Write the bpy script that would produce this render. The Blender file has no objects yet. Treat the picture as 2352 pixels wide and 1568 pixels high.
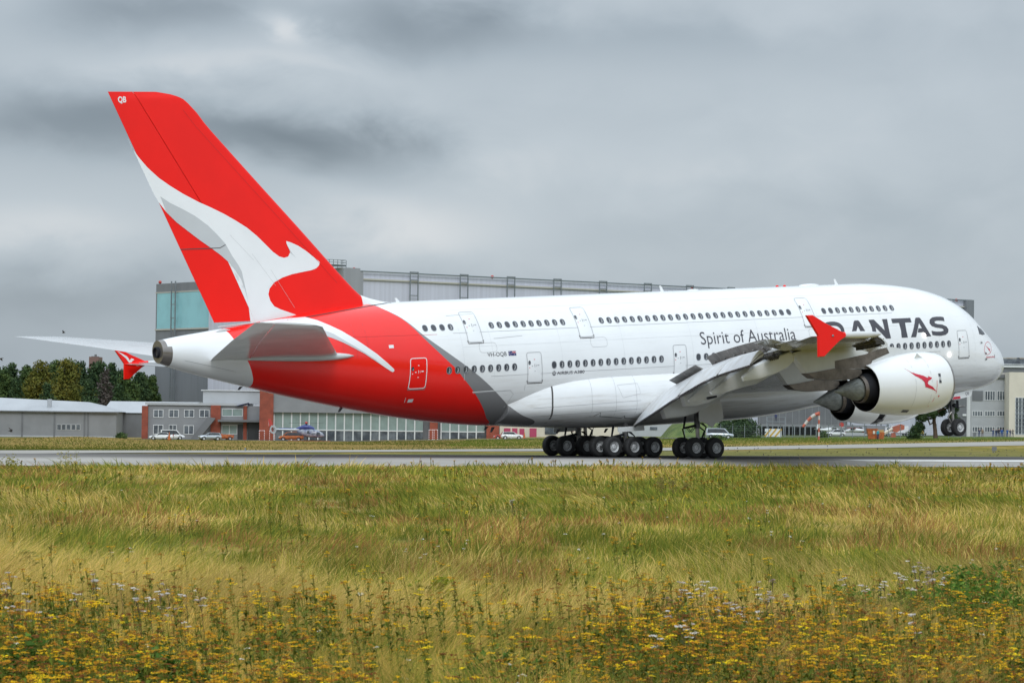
import bpy, bmesh, math, random
import numpy as np
from mathutils import Vector, Matrix
from mathutils.geometry import delaunay_2d_cdt

# ------------------------------------------------------------------ camera, sky, sun, exposure
scene = bpy.context.scene
COL = scene.collection
CAM = np.array([-134.0069, -179.0972, 2.25166])
YAW, PITCH, ROLL = 0.95579336, 0.02447667, 0.01256637
FPX = 11906.57 * 2352.0 / 3663.0          # focal length in units of the 2352 px wide layout grid
def cam_axes():
    f = np.array([math.cos(YAW)*math.cos(PITCH), math.sin(YAW)*math.cos(PITCH), math.sin(PITCH)])
    r = np.array([math.sin(YAW), -math.cos(YAW), 0.0]); u = np.cross(r, f)
    c, s = math.cos(ROLL), math.sin(ROLL)
    return c*r+s*u, -s*r+c*u, f
CR, CU, CF = cam_axes()
cd = bpy.data.cameras.new('camera'); cam = bpy.data.objects.new('camera', cd); COL.objects.link(cam)
cd.sensor_fit = 'HORIZONTAL'; cd.sensor_width = 36.0; cd.lens = 36.0*11906.57/3663.0
cd.clip_start = 1.0; cd.clip_end = 20000.0
cd.dof.use_dof = True; cd.dof.focus_distance = 232.0; cd.dof.aperture_fstop = 10.0
cam.matrix_world = Matrix(((CR[0], CU[0], -CF[0], CAM[0]), (CR[1], CU[1], -CF[1], CAM[1]), (CR[2], CU[2], -CF[2], CAM[2]), (0, 0, 0, 1)))
scene.camera = cam
scene.view_settings.view_transform = 'Standard'; scene.view_settings.look = 'None'
scene.view_settings.exposure = 0.0; scene.view_settings.gamma = 1.0

SUN_DIR = Vector((-0.42, -0.72, 0.62)).normalized()     # towards the sun
SUN_EL = math.asin(SUN_DIR.z); SUN_ROT = math.atan2(SUN_DIR.x, SUN_DIR.y)

class NT:
    """tiny node-tree writer"""
    def __init__(s, tree):
        s.t = tree; s.n = tree.nodes; s.l = tree.links
    def new(s, typ, **kw):
        n = s.n.new(typ)
        for k, v in kw.items(): setattr(n, k, v)
        return n
    def put(s, sock, v):
        if isinstance(v, bpy.types.NodeSocket): s.l.new(v, sock)
        elif v is not None: sock.default_value = v
    def math(s, op, a, b=None, c=None, clamp=False):
        n = s.new('ShaderNodeMath', operation=op, use_clamp=clamp)
        s.put(n.inputs[0], a)
        if b is not None: s.put(n.inputs[1], b)
        if c is not None: s.put(n.inputs[2], c)
        return n.outputs[0]
    def noise(s, vec, scale, detail=4.0, rough=0.55, dist=0.0, dim='3D'):
        n = s.new('ShaderNodeTexNoise'); n.noise_dimensions = dim
        if vec is not None: s.l.new(vec, n.inputs['Vector'])
        n.inputs['Scale'].default_value = scale; n.inputs['Detail'].default_value = detail
        n.inputs['Roughness'].default_value = rough; n.inputs['Distortion'].default_value = dist
        return n.outputs['Fac']
    def mix(s, fac, a, b):
        n = s.new('ShaderNodeMix', data_type='RGBA')
        s.put(n.inputs[0], fac); s.put(n.inputs[6], a); s.put(n.inputs[7], b)
        return n.outputs[2]
    def ramp(s, fac, stops):
        n = s.new('ShaderNodeValToRGB'); e = n.color_ramp.elements
        while len(e) < len(stops): e.new(0.5)
        for el, (p, c) in zip(e, stops):
            el.position = p; el.color = c if len(c) == 4 else (*c, 1)
        s.put(n.inputs[0], fac)
        return n.outputs[0]
    def smooth(s, v, a, b):
        n = s.new('ShaderNodeMapRange', interpolation_type='SMOOTHSTEP')
        s.put(n.inputs[0], v); n.inputs[1].default_value = a; n.inputs[2].default_value = b
        return n.outputs[0]

world = bpy.data.worlds.new('World'); scene.world = world; world.use_nodes = True
W = NT(world.node_tree)
for n in list(W.n): W.n.remove(n)
wo = W.new('ShaderNodeOutputWorld'); bg = W.new('ShaderNodeBackground'); bg.inputs[1].default_value = 0.1
W.l.new(bg.outputs[0], wo.inputs[0])
sky = W.new('ShaderNodeTexSky', sky_type='NISHITA'); sky.sun_disc = False
sky.sun_elevation = SUN_EL; sky.sun_rotation = SUN_ROT
tc = W.new('ShaderNodeTexCoord'); sp = W.new('ShaderNodeSeparateXYZ'); W.l.new(tc.outputs['Generated'], sp.inputs[0])
# bearing (to the right of the runway view) and elevation of each sky direction
brg = W.math('SUBTRACT', YAW, W.math('ARCTAN2', sp.outputs[1], sp.outputs[0]))
elv = W.math('ARCSINE', sp.outputs[2])
cv = W.new('ShaderNodeCombineXYZ')
W.l.new(brg, cv.inputs[0]); W.l.new(W.math('MULTIPLY', elv, 1.7), cv.inputs[1]); cv.inputs[2].default_value = 3.7
n_big = W.noise(cv.outputs[0], 12.0, 3.0, 0.5, 0.3)
n_med = W.noise(cv.outputs[0], 30.0, 6.0, 0.52, 0.3)
def sky_xy(px, py):
    lv = py - (px-1176)*math.tan(ROLL)
    return math.atan((px-1176)/FPX), math.atan((971.2-lv)/FPX)
wx = W.math('MULTIPLY_ADD', W.math('SUBTRACT', n_med, 0.5), 0.045, brg)
wy = W.math('MULTIPLY_ADD', W.math('SUBTRACT', n_big, 0.5), 0.022, elv)
wy = W.math('MULTIPLY_ADD', W.math('SUBTRACT', n_med, 0.5), 0.016, wy)
def bank(px, py, rx, ry, amp):
    cx, cy = sky_xy(px, py)
    a = W.math('DIVIDE', W.math('SUBTRACT', wx, cx), rx/FPX); b = W.math('DIVIDE', W.math('SUBTRACT', wy, cy), ry/FPX)
    d = W.math('ADD', W.math('MULTIPLY', a, a), W.math('MULTIPLY', b, b))
    return W.math('MULTIPLY', W.math('POWER', 2.718, W.math('MULTIPLY', d, -1.0)), amp)
BANKS = [(710, 320, 260, 62, -.40), (170, 290, 330, 74, -.32), (330, 30, 280, 65, -.26), (950, 50, 260, 75, -.26), (640, 66, 95, 40, .30),
         (560, 150, 330, 42, .14), (120, 30, 160, 80, .0), (930, 500, 260, 75, .17), (110, 530, 260, 70, .14), (120, 700, 380, 60, -.15),
         (1500, 520, 260, 55, -.04), (1180, 330, 220, 60, .07), (1500, 80, 500, 60, -.10), (2100, 250, 420, 120, .02),
         (2000, 560, 420, 110, -.05), (1000, 640, 500, 30, -.04), (1750, 360, 300, 60, .05)]
acc = None
for b in BANKS:
    v = bank(*b); acc = v if acc is None else W.math('ADD', acc, v)
lum = W.math('ADD', W.math('MULTIPLY_ADD', W.math('SUBTRACT', n_big, 0.5), 0.09, 0.80), acc)
lum = W.math('ADD', lum, W.math('MULTIPLY', W.math('SUBTRACT', n_med, 0.5), 0.16))
lum = W.math('SUBTRACT', lum, W.math('MULTIPLY', W.math('SUBTRACT', 1.0, W.smooth(elv, .008, .052)), .15))   # thicker air low down
cloud = W.ramp(lum, [(0.0, (.08, .095, .115)), (.30, (.155, .19, .23)), (.5, (.25, .297, .345)), (.70, (.40, .462, .52)), (.85, (.515, .575, .63)), (1.0, (.69, .72, .75))])
# the overcast is brighter overhead, where the cloud sheet is thinner
up = W.smooth(sp.outputs[2], 0.20, 0.95)
gain = W.math('MULTIPLY_ADD', up, 19.0, 10.0)
# and on the sun's side of the sky, behind the viewer
sun_side = W.math('ADD', W.math('MULTIPLY', sp.outputs[0], float(SUN_DIR.x)), W.math('MULTIPLY', sp.outputs[1], float(SUN_DIR.y)))
back = W.math('MULTIPLY', W.smooth(sun_side, .05, .6), W.smooth(sp.outputs[2], -.02, .09))
gain = W.math('ADD', gain, W.math('MULTIPLY', back, 9.5))
cl = W.new('ShaderNodeVectorMath', operation='SCALE'); W.l.new(cloud, cl.inputs[0]); W.l.new(gain, cl.inputs['Scale'])
W.l.new(W.mix(0.93, sky.outputs[0], cl.outputs[0]), bg.inputs[0])

sd = bpy.data.lights.new('sun', 'SUN'); sd.energy = 0.85; sd.angle = math.radians(16); sd.color = (1.0, .98, .95)
so = bpy.data.objects.new('sun', sd); COL.objects.link(so)
so.rotation_euler = (-SUN_DIR).to_track_quat('-Z', 'Y').to_euler(); so.location = (0, -60, 120)

# ------------------------------------------------------------------ helpers
rng = np.random.default_rng(7); random.seed(5)
def link(o, parent=None):
    COL.objects.link(o)
    if parent is not None: o.parent = parent
    return o
def tag(o, label=None, cat=None, group=None, kind=None):
    for k, v in (('label', label), ('category', cat), ('group', group), ('kind', kind)):
        if v: o[k] = v
    return o
def empty(name, loc=(0, 0, 0), rz=0.0, label=None, cat=None, group=None):
    o = bpy.data.objects.new(name, None); o.location = loc; o.rotation_euler = (0, 0, rz); o.empty_display_size = .5
    link(o); return tag(o, label, cat, group)
def children(o): return [c for c in bpy.data.objects if c.parent == o]
def copy_tree(o, parent=None):
    kids = children(o)
    c = o.copy(); COL.objects.link(c)
    if parent is not None: c.parent = parent
    for k in kids: copy_tree(k, c)
    return c

class MB:
    """collects shapes that are linked as ONE mesh object"""
    def __init__(s): s.v = []; s.f = []; s.m = []
    def add(s, vs, fs, m=0):
        b = len(s.v); s.v += [tuple(map(float, v)) for v in vs]
        s.f += [tuple(i+b for i in f) for f in fs]; s.m += [m]*len(fs); return s
    def box(s, c, d, m=0, rz=0.0, R=None, taper=1.0):
        hx, hy, hz = d[0]/2, d[1]/2, d[2]/2; vs = []
        for z, t in ((-hz, 1), (hz, taper)):
            for x, y in ((-hx, -hy), (hx, -hy), (hx, hy), (-hx, hy)):
                p = Vector((x*t, y*t, z))
                if R is not None: p = R @ p
                if rz: p = Matrix.Rotation(rz, 3, 'Z') @ p
                vs.append((p.x+c[0], p.y+c[1], p.z+c[2]))
        return s.add(vs, [(3, 2, 1, 0), (4, 5, 6, 7), (0, 1, 5, 4), (1, 2, 6, 5), (2, 3, 7, 6), (3, 0, 4, 7)], m)
    def b2(s, lo, hi, m=0):
        return s.box([(a+b)/2 for a, b in zip(lo, hi)], [b-a for a, b in zip(lo, hi)], m)
    def loft(s, rings, m=0, cap=True, closed=True):
        n = len(rings[0]); b = len(s.v)
        for r in rings: s.v += [tuple(map(float, p)) for p in r]
        for i in range(len(rings)-1):
            for j in range(n if closed else n-1):
                k = (j+1) % n
                s.f.append((b+i*n+j, b+i*n+k, b+(i+1)*n+k, b+(i+1)*n+j)); s.m.append(m)
        if cap:
            s.f.append(tuple(b+j for j in reversed(range(n)))); s.m.append(m)
            s.f.append(tuple(b+(len(rings)-1)*n+j for j in range(n))); s.m.append(m)
        return s
    def tube(s, pts, r, m=0, n=8, cap=True):
        pts = [Vector(p) for p in pts]; rs = r if isinstance(r, (list, tuple)) else [r]*len(pts); rings = []
        for i, p in enumerate(pts):
            d = (pts[min(i+1, len(pts)-1)]-pts[max(i-1, 0)]).normalized()
            a = d.orthogonal().normalized(); c = d.cross(a)
            if i and rings:
                pa = (Vector(rings[-1][0])-pts[i-1]); pa = (pa-d*pa.dot(d))
                if pa.length > 1e-6: a = pa.normalized(); c = d.cross(a)
            rings.append([p+(a*math.cos(t)+c*math.sin(t))*rs[i] for t in [2*math.pi*k/n for k in range(n)]])
        return s.loft(rings, m, cap)
    def lathe(s, o, ax, prof, m=0, n=24, cap=False, ref=None):
        o = Vector(o); ax = Vector(ax).normalized(); a = Vector(ref) if ref else ax.orthogonal().normalized(); a = (a-ax*a.dot(ax)).normalized(); c = ax.cross(a)
        return s.loft([[o+ax*x+(a*math.cos(t)+c*math.sin(t))*r for t in [2*math.pi*k/n for k in range(n)]] for x, r in prof], m, cap)
    def ball(s, c, r, m=0, n=10, k=7):
        rr = r if isinstance(r, (list, tuple)) else (r, r, r)
        rings = [[(c[0]+rr[0]*math.sin(t)*math.cos(p), c[1]+rr[1]*math.sin(t)*math.sin(p), c[2]-rr[2]*math.cos(t)) for p in [2*math.pi*j/n for j in range(n)]] for t in [.02+(math.pi-.04)*i/k for i in range(k+1)]]
        return s.loft(rings, m)
    def build(s, name, mats, parent=None, smooth=None, loc=None):
        me = bpy.data.meshes.new(name); me.from_pydata(s.v, [], s.f); 
        for mt in (mats if isinstance(mats, (list, tuple)) else [mats]): me.materials.append(mt)
        me.polygons.foreach_set('material_index', s.m); me.update()
        bm = bmesh.new(); bm.from_mesh(me); bmesh.ops.recalc_face_normals(bm, faces=bm.faces) if smooth != 'keep' else None
        bm.to_mesh(me); bm.free()
        if smooth:
            me.polygons.foreach_set('use_smooth', [True]*len(me.polygons))
            me.set_sharp_from_angle(angle=math.radians(smooth if not isinstance(smooth, str) else 40))
        o = bpy.data.objects.new(name, me); link(o, parent)
        if loc is not None: o.location = loc
        return o

def mat(name, col, rough=0.6, metal=0.0, coat=0.0, spec=None, vary=None, bump=None, emit=None, stretch=(1, 1, 1)):
    """procedural surface: base colour broken up by noise, optional bump"""
    m = bpy.data.materials.new(name); m.use_nodes = True; T = NT(m.node_tree); p = T.n['Principled BSDF']
    p.inputs['Roughness'].default_value = rough; p.inputs['Metallic'].default_value = metal; p.inputs['Coat Weight'].default_value = coat
    p.inputs['Coat Roughness'].default_value = 0.06
    if spec is not None: p.inputs['Specular IOR Level'].default_value = spec
    c = (*col, 1.0); vec = None
    if vary or bump:
        t = T.new('ShaderNodeTexCoord'); mp = T.new('ShaderNodeMapping'); T.l.new(t.outputs['Object'], mp.inputs[0]); mp.inputs['Scale'].default_value = stretch; vec = mp.outputs[0]
    if vary:
        sc, amt = vary[0], vary[1]; col2 = vary[2] if len(vary) > 2 else tuple(x*(1-amt) for x in col)
        f = T.smooth(T.noise(vec, sc, 6.0, .6), .35, .68)
        T.put(p.inputs['Base Color'], T.mix(f, c, (*col2, 1)))
    else: p.inputs['Base Color'].default_value = c
    if bump:
        b = T.new('ShaderNodeBump'); b.inputs['Strength'].default_value = bump[1]; b.inputs['Distance'].default_value = bump[2] if len(bump) > 2 else .05
        T.l.new(T.noise(vec, bump[0], 5.0), b.inputs['Height']); T.l.new(b.outputs[0], p.inputs['Normal'])
    if emit:
        p.inputs['Emission Color'].default_value = (*emit[0], 1); p.inputs['Emission Strength'].default_value = emit[1]
    return m

# layout: (column, row) of the 2352-wide survey grid at a known depth -> world point
def at(px, py, depth):
    d = CF + CR*(px-1176)/FPX - CU*(py-784)/FPX
    return CAM + d*depth
def ground_xy(px, depth): return at(px, 784, depth)[:2]
FH = np.array([math.cos(YAW), math.sin(YAW)]); RH = np.array([math.sin(YAW), -math.cos(YAW)])
def lat_dep(x, y):
    dx, dy = np.asarray(x)-CAM[0], np.asarray(y)-CAM[1]
    return dx*RH[0]+dy*RH[1], dx*FH[0]+dy*FH[1]
def G1(x, y): return x/4.0699, 706.36+y/4.0699           # grids of the close-up surveys
def G2(x, y): return 449.5+x/4.0699, 642.1+y/4.0699
def G3(x, y): return 898.9+x/4.0699, 629.3+y/4.0699
def G5(x, y): return 1444.7+x/4.0699, 629.3+y/4.0699
def G6(x, y): return 1774.1+x/4.0699, 629.3+y/4.0699
def G8(x, y): return 1990.5+x/5.4277, 770.5+y/5.4277
# ------------------------------------------------------------------ terrain, runway, taxiway
def sstep(x, a, b):
    t = np.clip((np.asarray(x, float)-a)/(b-a), 0, 1); return t*t*(3-2*t)
def vnoise(x, y, seed=0):
    x = np.asarray(x, float); y = np.asarray(y, float); xi = np.floor(x).astype(np.int64); yi = np.floor(y).astype(np.int64)
    fx = x-xi; fy = y-yi; fx = fx*fx*(3-2*fx); fy = fy*fy*(3-2*fy)
    def h(a, b):
        n = (a*374761393 + b*668265263 + seed*974711) & 0x7fffffff
        n = ((n ^ (n >> 13))*1274126177) & 0x7fffffff
        return ((n ^ (n >> 16)) & 0xffff)/65535.0
    return (h(xi, yi)*(1-fx)+h(xi+1, yi)*fx)*(1-fy)+(h(xi, yi+1)*(1-fx)+h(xi+1, yi+1)*fx)*fy
def fbm(x, y, seed=0, o=4):
    s = 0; a = .5; t = 0
    for i in range(o): s = s+a*vnoise(x*2**i, y*2**i, seed+i*7); t += a; a *= .55
    return s/t
def runway_z(x, y):
    yr = -np.asarray(y, float); c = .085+.0018*np.clip(x, -90, 120)
    return c-.012*np.clip(yr-8, 0, None)-.03*np.clip(-6-yr, 0, 17)
def terrain_z(x, y):
    x = np.asarray(x, float); y = np.asarray(y, float)
    l, d = lat_dep(x, y); yr = -y
    az = l/np.maximum(d, 20)
    near = -.55+.22*(fbm(x*.09, y*.09, 3)-.5)+.27*np.exp(-((yr-44)/24)**2)
    far = -.62+.0*x
    side = np.interp(az, [-.16, -.05, .02, .15], [-1.95, -1.7, -.35, .62])
    bulge = .55*np.exp(-((az+.13)/.02)**2)*sstep(d, 330, 420)*(1-sstep(d, 540, 620))
    far = far+(side+.62)*sstep(d, 330, 660)+bulge
    rw = runway_z(x, y)-.025
    z = np.where(yr > 0, rw+(near-rw)*sstep(yr, 26.2, 34), rw+(far-rw)*sstep(-yr, 20, 26))
    return z
def ground_mat():
    m = bpy.data.materials.new('grassland'); m.use_nodes = True; T = NT(m.node_tree); p = T.n['Principled BSDF']
    p.inputs['Roughness'].default_value = .9; p.inputs['Specular IOR Level'].default_value = .1
    t = T.new('ShaderNodeTexCoord'); mp = T.new('ShaderNodeMapping'); T.l.new(t.outputs['Object'], mp.inputs[0])
    mp.inputs['Rotation'].default_value = (0, 0, -YAW+math.pi/2); v = mp.outputs[0]
    a = T.noise(v, .035, 5, .6); b = T.noise(v, .5, 5, .65); c = T.noise(v, 5, 3, .6)
    f = T.math('ADD', T.math('MULTIPLY', a, .55), T.math('MULTIPLY', b, .45))
    col = T.ramp(f, [(.34, (.10, .105, .014)), (.45, (.20, .17, .025)), (.54, (.32, .235, .045)), (.64, (.44, .31, .08))])
    col = T.mix(T.math('MULTIPLY', T.smooth(c, .5, .7), .5), col, (.07, .065, .018, 1))
    # rank tussocks and worn streaks
    mt = T.new('ShaderNodeMapping'); T.l.new(v, mt.inputs[0]); mt.inputs['Scale'].default_value = (.35, .12, 1)
    e = T.noise(mt.outputs[0], .6, 6, .65); col = T.mix(T.math('MULTIPLY', T.smooth(e, .52, .62), .7), col, (.10, .115, .022, 1)); col = T.mix(T.math('MULTIPLY', T.smooth(e, .48, .36), .75), col, (.40, .29, .115, 1))
    # lush mown strips far away on the right of the field
    sp = T.new('ShaderNodeSeparateXYZ'); T.l.new(t.outputs['Object'], sp.inputs[0])
    lx = T.math('ADD', T.math('MULTIPLY', T.math('SUBTRACT', sp.outputs[0], float(CAM[0])), float(RH[0])), T.math('MULTIPLY', T.math('SUBTRACT', sp.outputs[1], float(CAM[1])), float(RH[1])))
    dx = T.math('ADD', T.math('MULTIPLY', T.math('SUBTRACT', sp.outputs[0], float(CAM[0])), float(FH[0])), T.math('MULTIPLY', T.math('SUBTRACT', sp.outputs[1], float(CAM[1])), float(FH[1])))
    g = T.math('MULTIPLY', T.smooth(T.math('SUBTRACT', dx, T.math('MULTIPLY', b, 90.0)), 470, 540), T.smooth(lx, -10, 40))
    col = T.mix(g, col, T.ramp(b, [(.35, (.06, .10, .015)), (.65, (.13, .155, .03))]))
    # close-mown turf between runway and taxiway
    turf = T.math('MULTIPLY', T.smooth(dx, 215, 235), T.math('SUBTRACT', 1.0, T.smooth(dx, 330, 500)))
    turf = T.math('MULTIPLY', turf, T.smooth(sp.outputs[1], 18, 24))
    turf = T.math('MULTIPLY', turf, T.math('SUBTRACT', 1.0, T.smooth(T.math('SUBTRACT', dx, T.math('MULTIPLY', lx, 2.15)), 322, 330)))
    col = T.mix(turf, col, T.ramp(b, [(.35, (.12, .12, .03)), (.65, (.20, .185, .055))]))
    T.put(p.inputs['Base Color'], col)
    bp = T.new('ShaderNodeBump'); bp.inputs['Strength'].default_value = .9; bp.inputs['Distance'].default_value = .35
    T.l.new(T.noise(v, 1.6, 6, .7), bp.inputs['Height']); T.l.new(bp.outputs[0], p.inputs['Normal'])
    return m
M_GRASS = ground_mat()
az = np.concatenate([np.radians(np.linspace(-75, -13, 14)), np.radians(np.linspace(-12, 12, 97)), np.radians(np.linspace(13, 75, 14))])
dd = np.concatenate([[-60, -20, 0, 8, 15], np.linspace(20, 420, 161), np.linspace(430, 900, 48), [1000, 1200, 1600, 2400, 4000, 8000]])
D2, A2 = np.meshgrid(dd, az, indexing='ij'); LL = np.where(D2 > 15, D2*np.tan(A2), 60*np.tan(A2))
gx = CAM[0]+FH[0]*D2+RH[0]*LL; gy = CAM[1]+FH[1]*D2+RH[1]*LL; gz = terrain_z(gx, gy)
ni, nj = D2.shape; idx = np.arange(ni*nj).reshape(ni, nj)
faces = np.stack([idx[:-1, :-1], idx[:-1, 1:], idx[1:, 1:], idx[1:, :-1]], -1).reshape(-1, 4)
me = bpy.data.meshes.new('ground'); me.from_pydata(np.stack([gx, gy, gz], -1).reshape(-1, 3).tolist(), [], faces.tolist()); me.materials.append(M_GRASS)
me.polygons.foreach_set('use_smooth', [True]*len(me.polygons)); me.update()
tag(link(bpy.data.objects.new('ground', me)), kind='structure')

def concrete(name, base, dark, rubber=False):
    m = bpy.data.materials.new(name); m.use_nodes = True; T = NT(m.node_tree); p = T.n['Principled BSDF']
    p.inputs['Roughness'].default_value = .9; p.inputs['Specular IOR Level'].default_value = .12
    t = T.new('ShaderNodeTexCoord'); sp = T.new('ShaderNodeSeparateXYZ'); T.l.new(t.outputs['Object'], sp.inputs[0])
    mp = T.new('ShaderNodeMapping'); T.l.new(t.outputs['Object'], mp.inputs[0]); mp.inputs['Scale'].default_value = (.03, 1.0, 1.0)
    mp2 = T.new('ShaderNodeMapping'); T.l.new(t.outputs['Object'], mp2.inputs[0]); mp2.inputs['Scale'].default_value = (.008, .7, 1.0)
    n1 = T.noise(t.outputs['Object'], .12, 5); n2 = T.noise(mp.outputs[0], 1.2, 5, .6)
    f = T.math('ADD', T.math('MULTIPLY', n1, .5), T.math('MULTIPLY', n2, .5))
    col = T.mix(T.smooth(f, .38, .62), (*base, 1), (*dark, 1))
    if rubber:
        yr = T.math('MULTIPLY', sp.outputs[1], -1.0)
        band = T.math('MULTIPLY', T.smooth(yr, -9, -4), T.math('SUBTRACT', 1.0, T.smooth(yr, 5, 13)))
        n3 = T.noise(mp2.outputs[0], 2.2, 4, .65)
        k = T.math('MULTIPLY', band, T.smooth(n3, .18, .52))
        end = T.math('SUBTRACT', 1.0, T.math('MULTIPLY', T.smooth(sp.outputs[0], 25, 90), .45))
        back = T.math('MULTIPLY_ADD', T.smooth(sp.outputs[0], -60, -5), .45, .55)
        col = T.mix(T.math('MULTIPLY', T.math('MULTIPLY', k, end), T.math('MULTIPLY', back, .97)), col, (.035, .034, .036, 1))
        # single skid lines
        n4 = T.noise(mp2.outputs[0], 9.0, 3, .6)
        sk = T.math('MULTIPLY', T.smooth(n4, .60, .66), T.math('SUBTRACT', 1.0, T.smooth(yr, 14, 22)))
        col = T.mix(T.math('MULTIPLY', sk, .55), col, (.06, .06, .06, 1))
    T.put(p.inputs['Base Color'], col)
    return m
M_RW = concrete('runway_concrete', (.40, .38, .345), (.30, .285, .26), True)
M_TW = concrete('taxiway_concrete', (.37, .35, .315), (.30, .285, .255))
M_ROAD = concrete('asphalt', (.14, .14, .145), (.10, .10, .10))
xsr = np.concatenate([np.linspace(-420, -100, 17), np.linspace(-95, 130, 46), np.linspace(150, 700, 20)]); ysr = np.array([-22, -18, -14, -10, -6, -3, 0, 3, 6, 8, 11, 14, 18, 22, 26])
X2, Y2 = np.meshgrid(xsr, -ysr, indexing='ij'); Z2 = runway_z(X2, Y2); idx = np.arange(X2.size).reshape(X2.shape)
fs = np.stack([idx[:-1, :-1], idx[1:, :-1], idx[1:, 1:], idx[:-1, 1:]], -1).reshape(-1, 4)
me = bpy.data.meshes.new('runway'); me.from_pydata(np.stack([X2, Y2, Z2], -1).reshape(-1, 3).tolist(), [], fs.tolist()); me.materials.append(M_RW)
me.polygons.foreach_set('use_smooth', [True]*len(me.polygons)); tag(link(bpy.data.objects.new('runway', me)), kind='structure')
M_PAINT = mat('runway_paint', (.78, .78, .75), .6, vary=(.8, .3, (.6, .59, .56)))
mk = MB()
for x0, x1 in ((12, 62), (92, 140)):
    for xa in np.arange(x0, x1, 5):
        xb = min(xa+5, x1); w = 1.6
        mk.add([(xa, -10.2, runway_z(xa, -10.2)+.006), (xb, -10.2, runway_z(xb, -10.2)+.006), (xb, -10.2-w*2, runway_z(xb, -10.2-w*2)+.006), (xa, -10.2-w*2, runway_z(xa, -10.2-w*2)+.006)], [(0, 1, 2, 3)])
tag(mk.build('runway_marking', M_PAINT), kind='structure')
def strip(name, near, far, m, up=.05, n=60):
    """paved strip between two rows of survey points (column, depth)"""
    mb = MB(); ncol = np.linspace(-500, 2900, n)
    dn = np.interp(ncol, [q[0] for q in near], [q[1] for q in near]); df = np.interp(ncol, [q[0] for q in far], [q[1] for q in far])
    rows = []
    for t in (0, .33, .66, 1):
        d = dn+(df-dn)*t; l = d*(ncol-1176)/FPX
        x = CAM[0]+FH[0]*d+RH[0]*l; y = CAM[1]+FH[1]*d+RH[1]*l
        rows.append(list(zip(x, y, terrain_z(x, y)+up)))
    mb.loft(rows, 0, False, False)
    return tag(mb.build(name, m, smooth=60), kind='structure')
strip('taxiway', [(-500, 232), (0, 255), (480, 283), (834, 306), (1500, 362), (2352, 480), (2900, 590)], [(-500, 252), (0, 280), (480, 302), (834, 328), (1500, 400), (2352, 545), (2900, 700)], M_TW)
# ------------------------------------------------------------------ the airliner

def pchip(xk,yk):
    xk=np.asarray(xk,float);yk=np.asarray(yk,float);h=np.diff(xk);d=np.diff(yk)/h
    m=np.zeros_like(yk);m[0]=d[0];m[-1]=d[-1]
    for i in range(1,len(xk)-1):
        if d[i-1]*d[i]>0:
            w1=2*h[i]+h[i-1];w2=h[i]+2*h[i-1];m[i]=(w1+w2)/(w1/d[i-1]+w2/d[i])
    def fn(x):
        x=np.clip(np.asarray(x,float),xk[0],xk[-1]);i=np.clip(np.searchsorted(xk,x,side='right')-1,0,len(xk)-2)
        t=(x-xk[i])/h[i]
        return (2*t**3-3*t**2+1)*yk[i]+(t**3-2*t**2+t)*h[i]*m[i]+(-2*t**3+3*t**2)*yk[i+1]+(t**3-t**2)*h[i]*m[i+1]
    return fn
SX=np.array([0,.06,.25,.6,1.1,1.8,2.8,4.2,6.2,8.8,11.2,13.5])
FX=np.r_[SX+.187,44.,46.05,50.25,53.5,56.6,60.15,62.2,63.8,66.8,69.06,70.4]
FZB=np.r_[4.717, 4.268, 3.912, 3.624, 3.378, 3.177, 3.023, 2.937, 2.805, 2.7, 2.65, 2.65, 2.65,2.72,3.16,3.68,4.30,5.09,5.58,6.0,6.77,7.4,7.86]
FZT=np.r_[4.717, 5.204, 5.631, 6.108, 6.555, 7.081, 7.925, 9.129, 10.067, 10.664, 10.931, 11.06,11.06,11.06,11.06,11.03,10.9,10.55,10.28,10.08,9.7,9.44,9.25]
FW=np.r_[0,.48,.895,1.294,1.692,2.13,2.55,2.92,3.25,3.475,3.56,3.57,3.57,3.56,3.42,3.18,2.82,2.28,1.96,1.72,1.27,.93,.68]
FR=np.r_[[.445]*12,.445,.45,.47,.48,.49,.5,.5,.5,.5,.5,.5]
_s=lambda x:np.sqrt(np.maximum(np.asarray(x,float)-.187,0))
_k=np.sqrt(FX-.187)
zbf,ztf,wf,rf=[(lambda g:(lambda x:g(_s(x))))(pchip(_k,v)) for v in (FZB,FZT,FW,FR)]
def fy(xs,z):
    a,b,w,r=ztf(xs),zbf(xs),wf(xs),rf(xs);m=b+(a-b)*r
    q=np.where(z>m,(z-m)/(a-m+1e-9),(m-z)/(m-b+1e-9))
    return w*np.sqrt(np.clip(1-q*q,0,1))
M3 = np.array([[0.99795504, 0.0, -0.0639198], [0.00077585, 0.99992633, 0.01211304], [0.06391509, -0.01213786, 0.99788152]]); t3 = np.array([-.00037, -.00073, -.06025])
PLANE = empty('airliner', label='white double-deck airliner with red kangaroo tail, nose wheel lifted off the runway', cat='airplane')
PLANE.matrix_world = Matrix([list(M3[i])+[t3[i]] for i in range(3)]+[[0, 0, 0, 1]])
def A(xs, y, z): return (36.85-xs, -y, z)          # station aft of the nose, metres to starboard, height
def w2l(P): return M3.T@(np.asarray(P, float)-t3)

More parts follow.
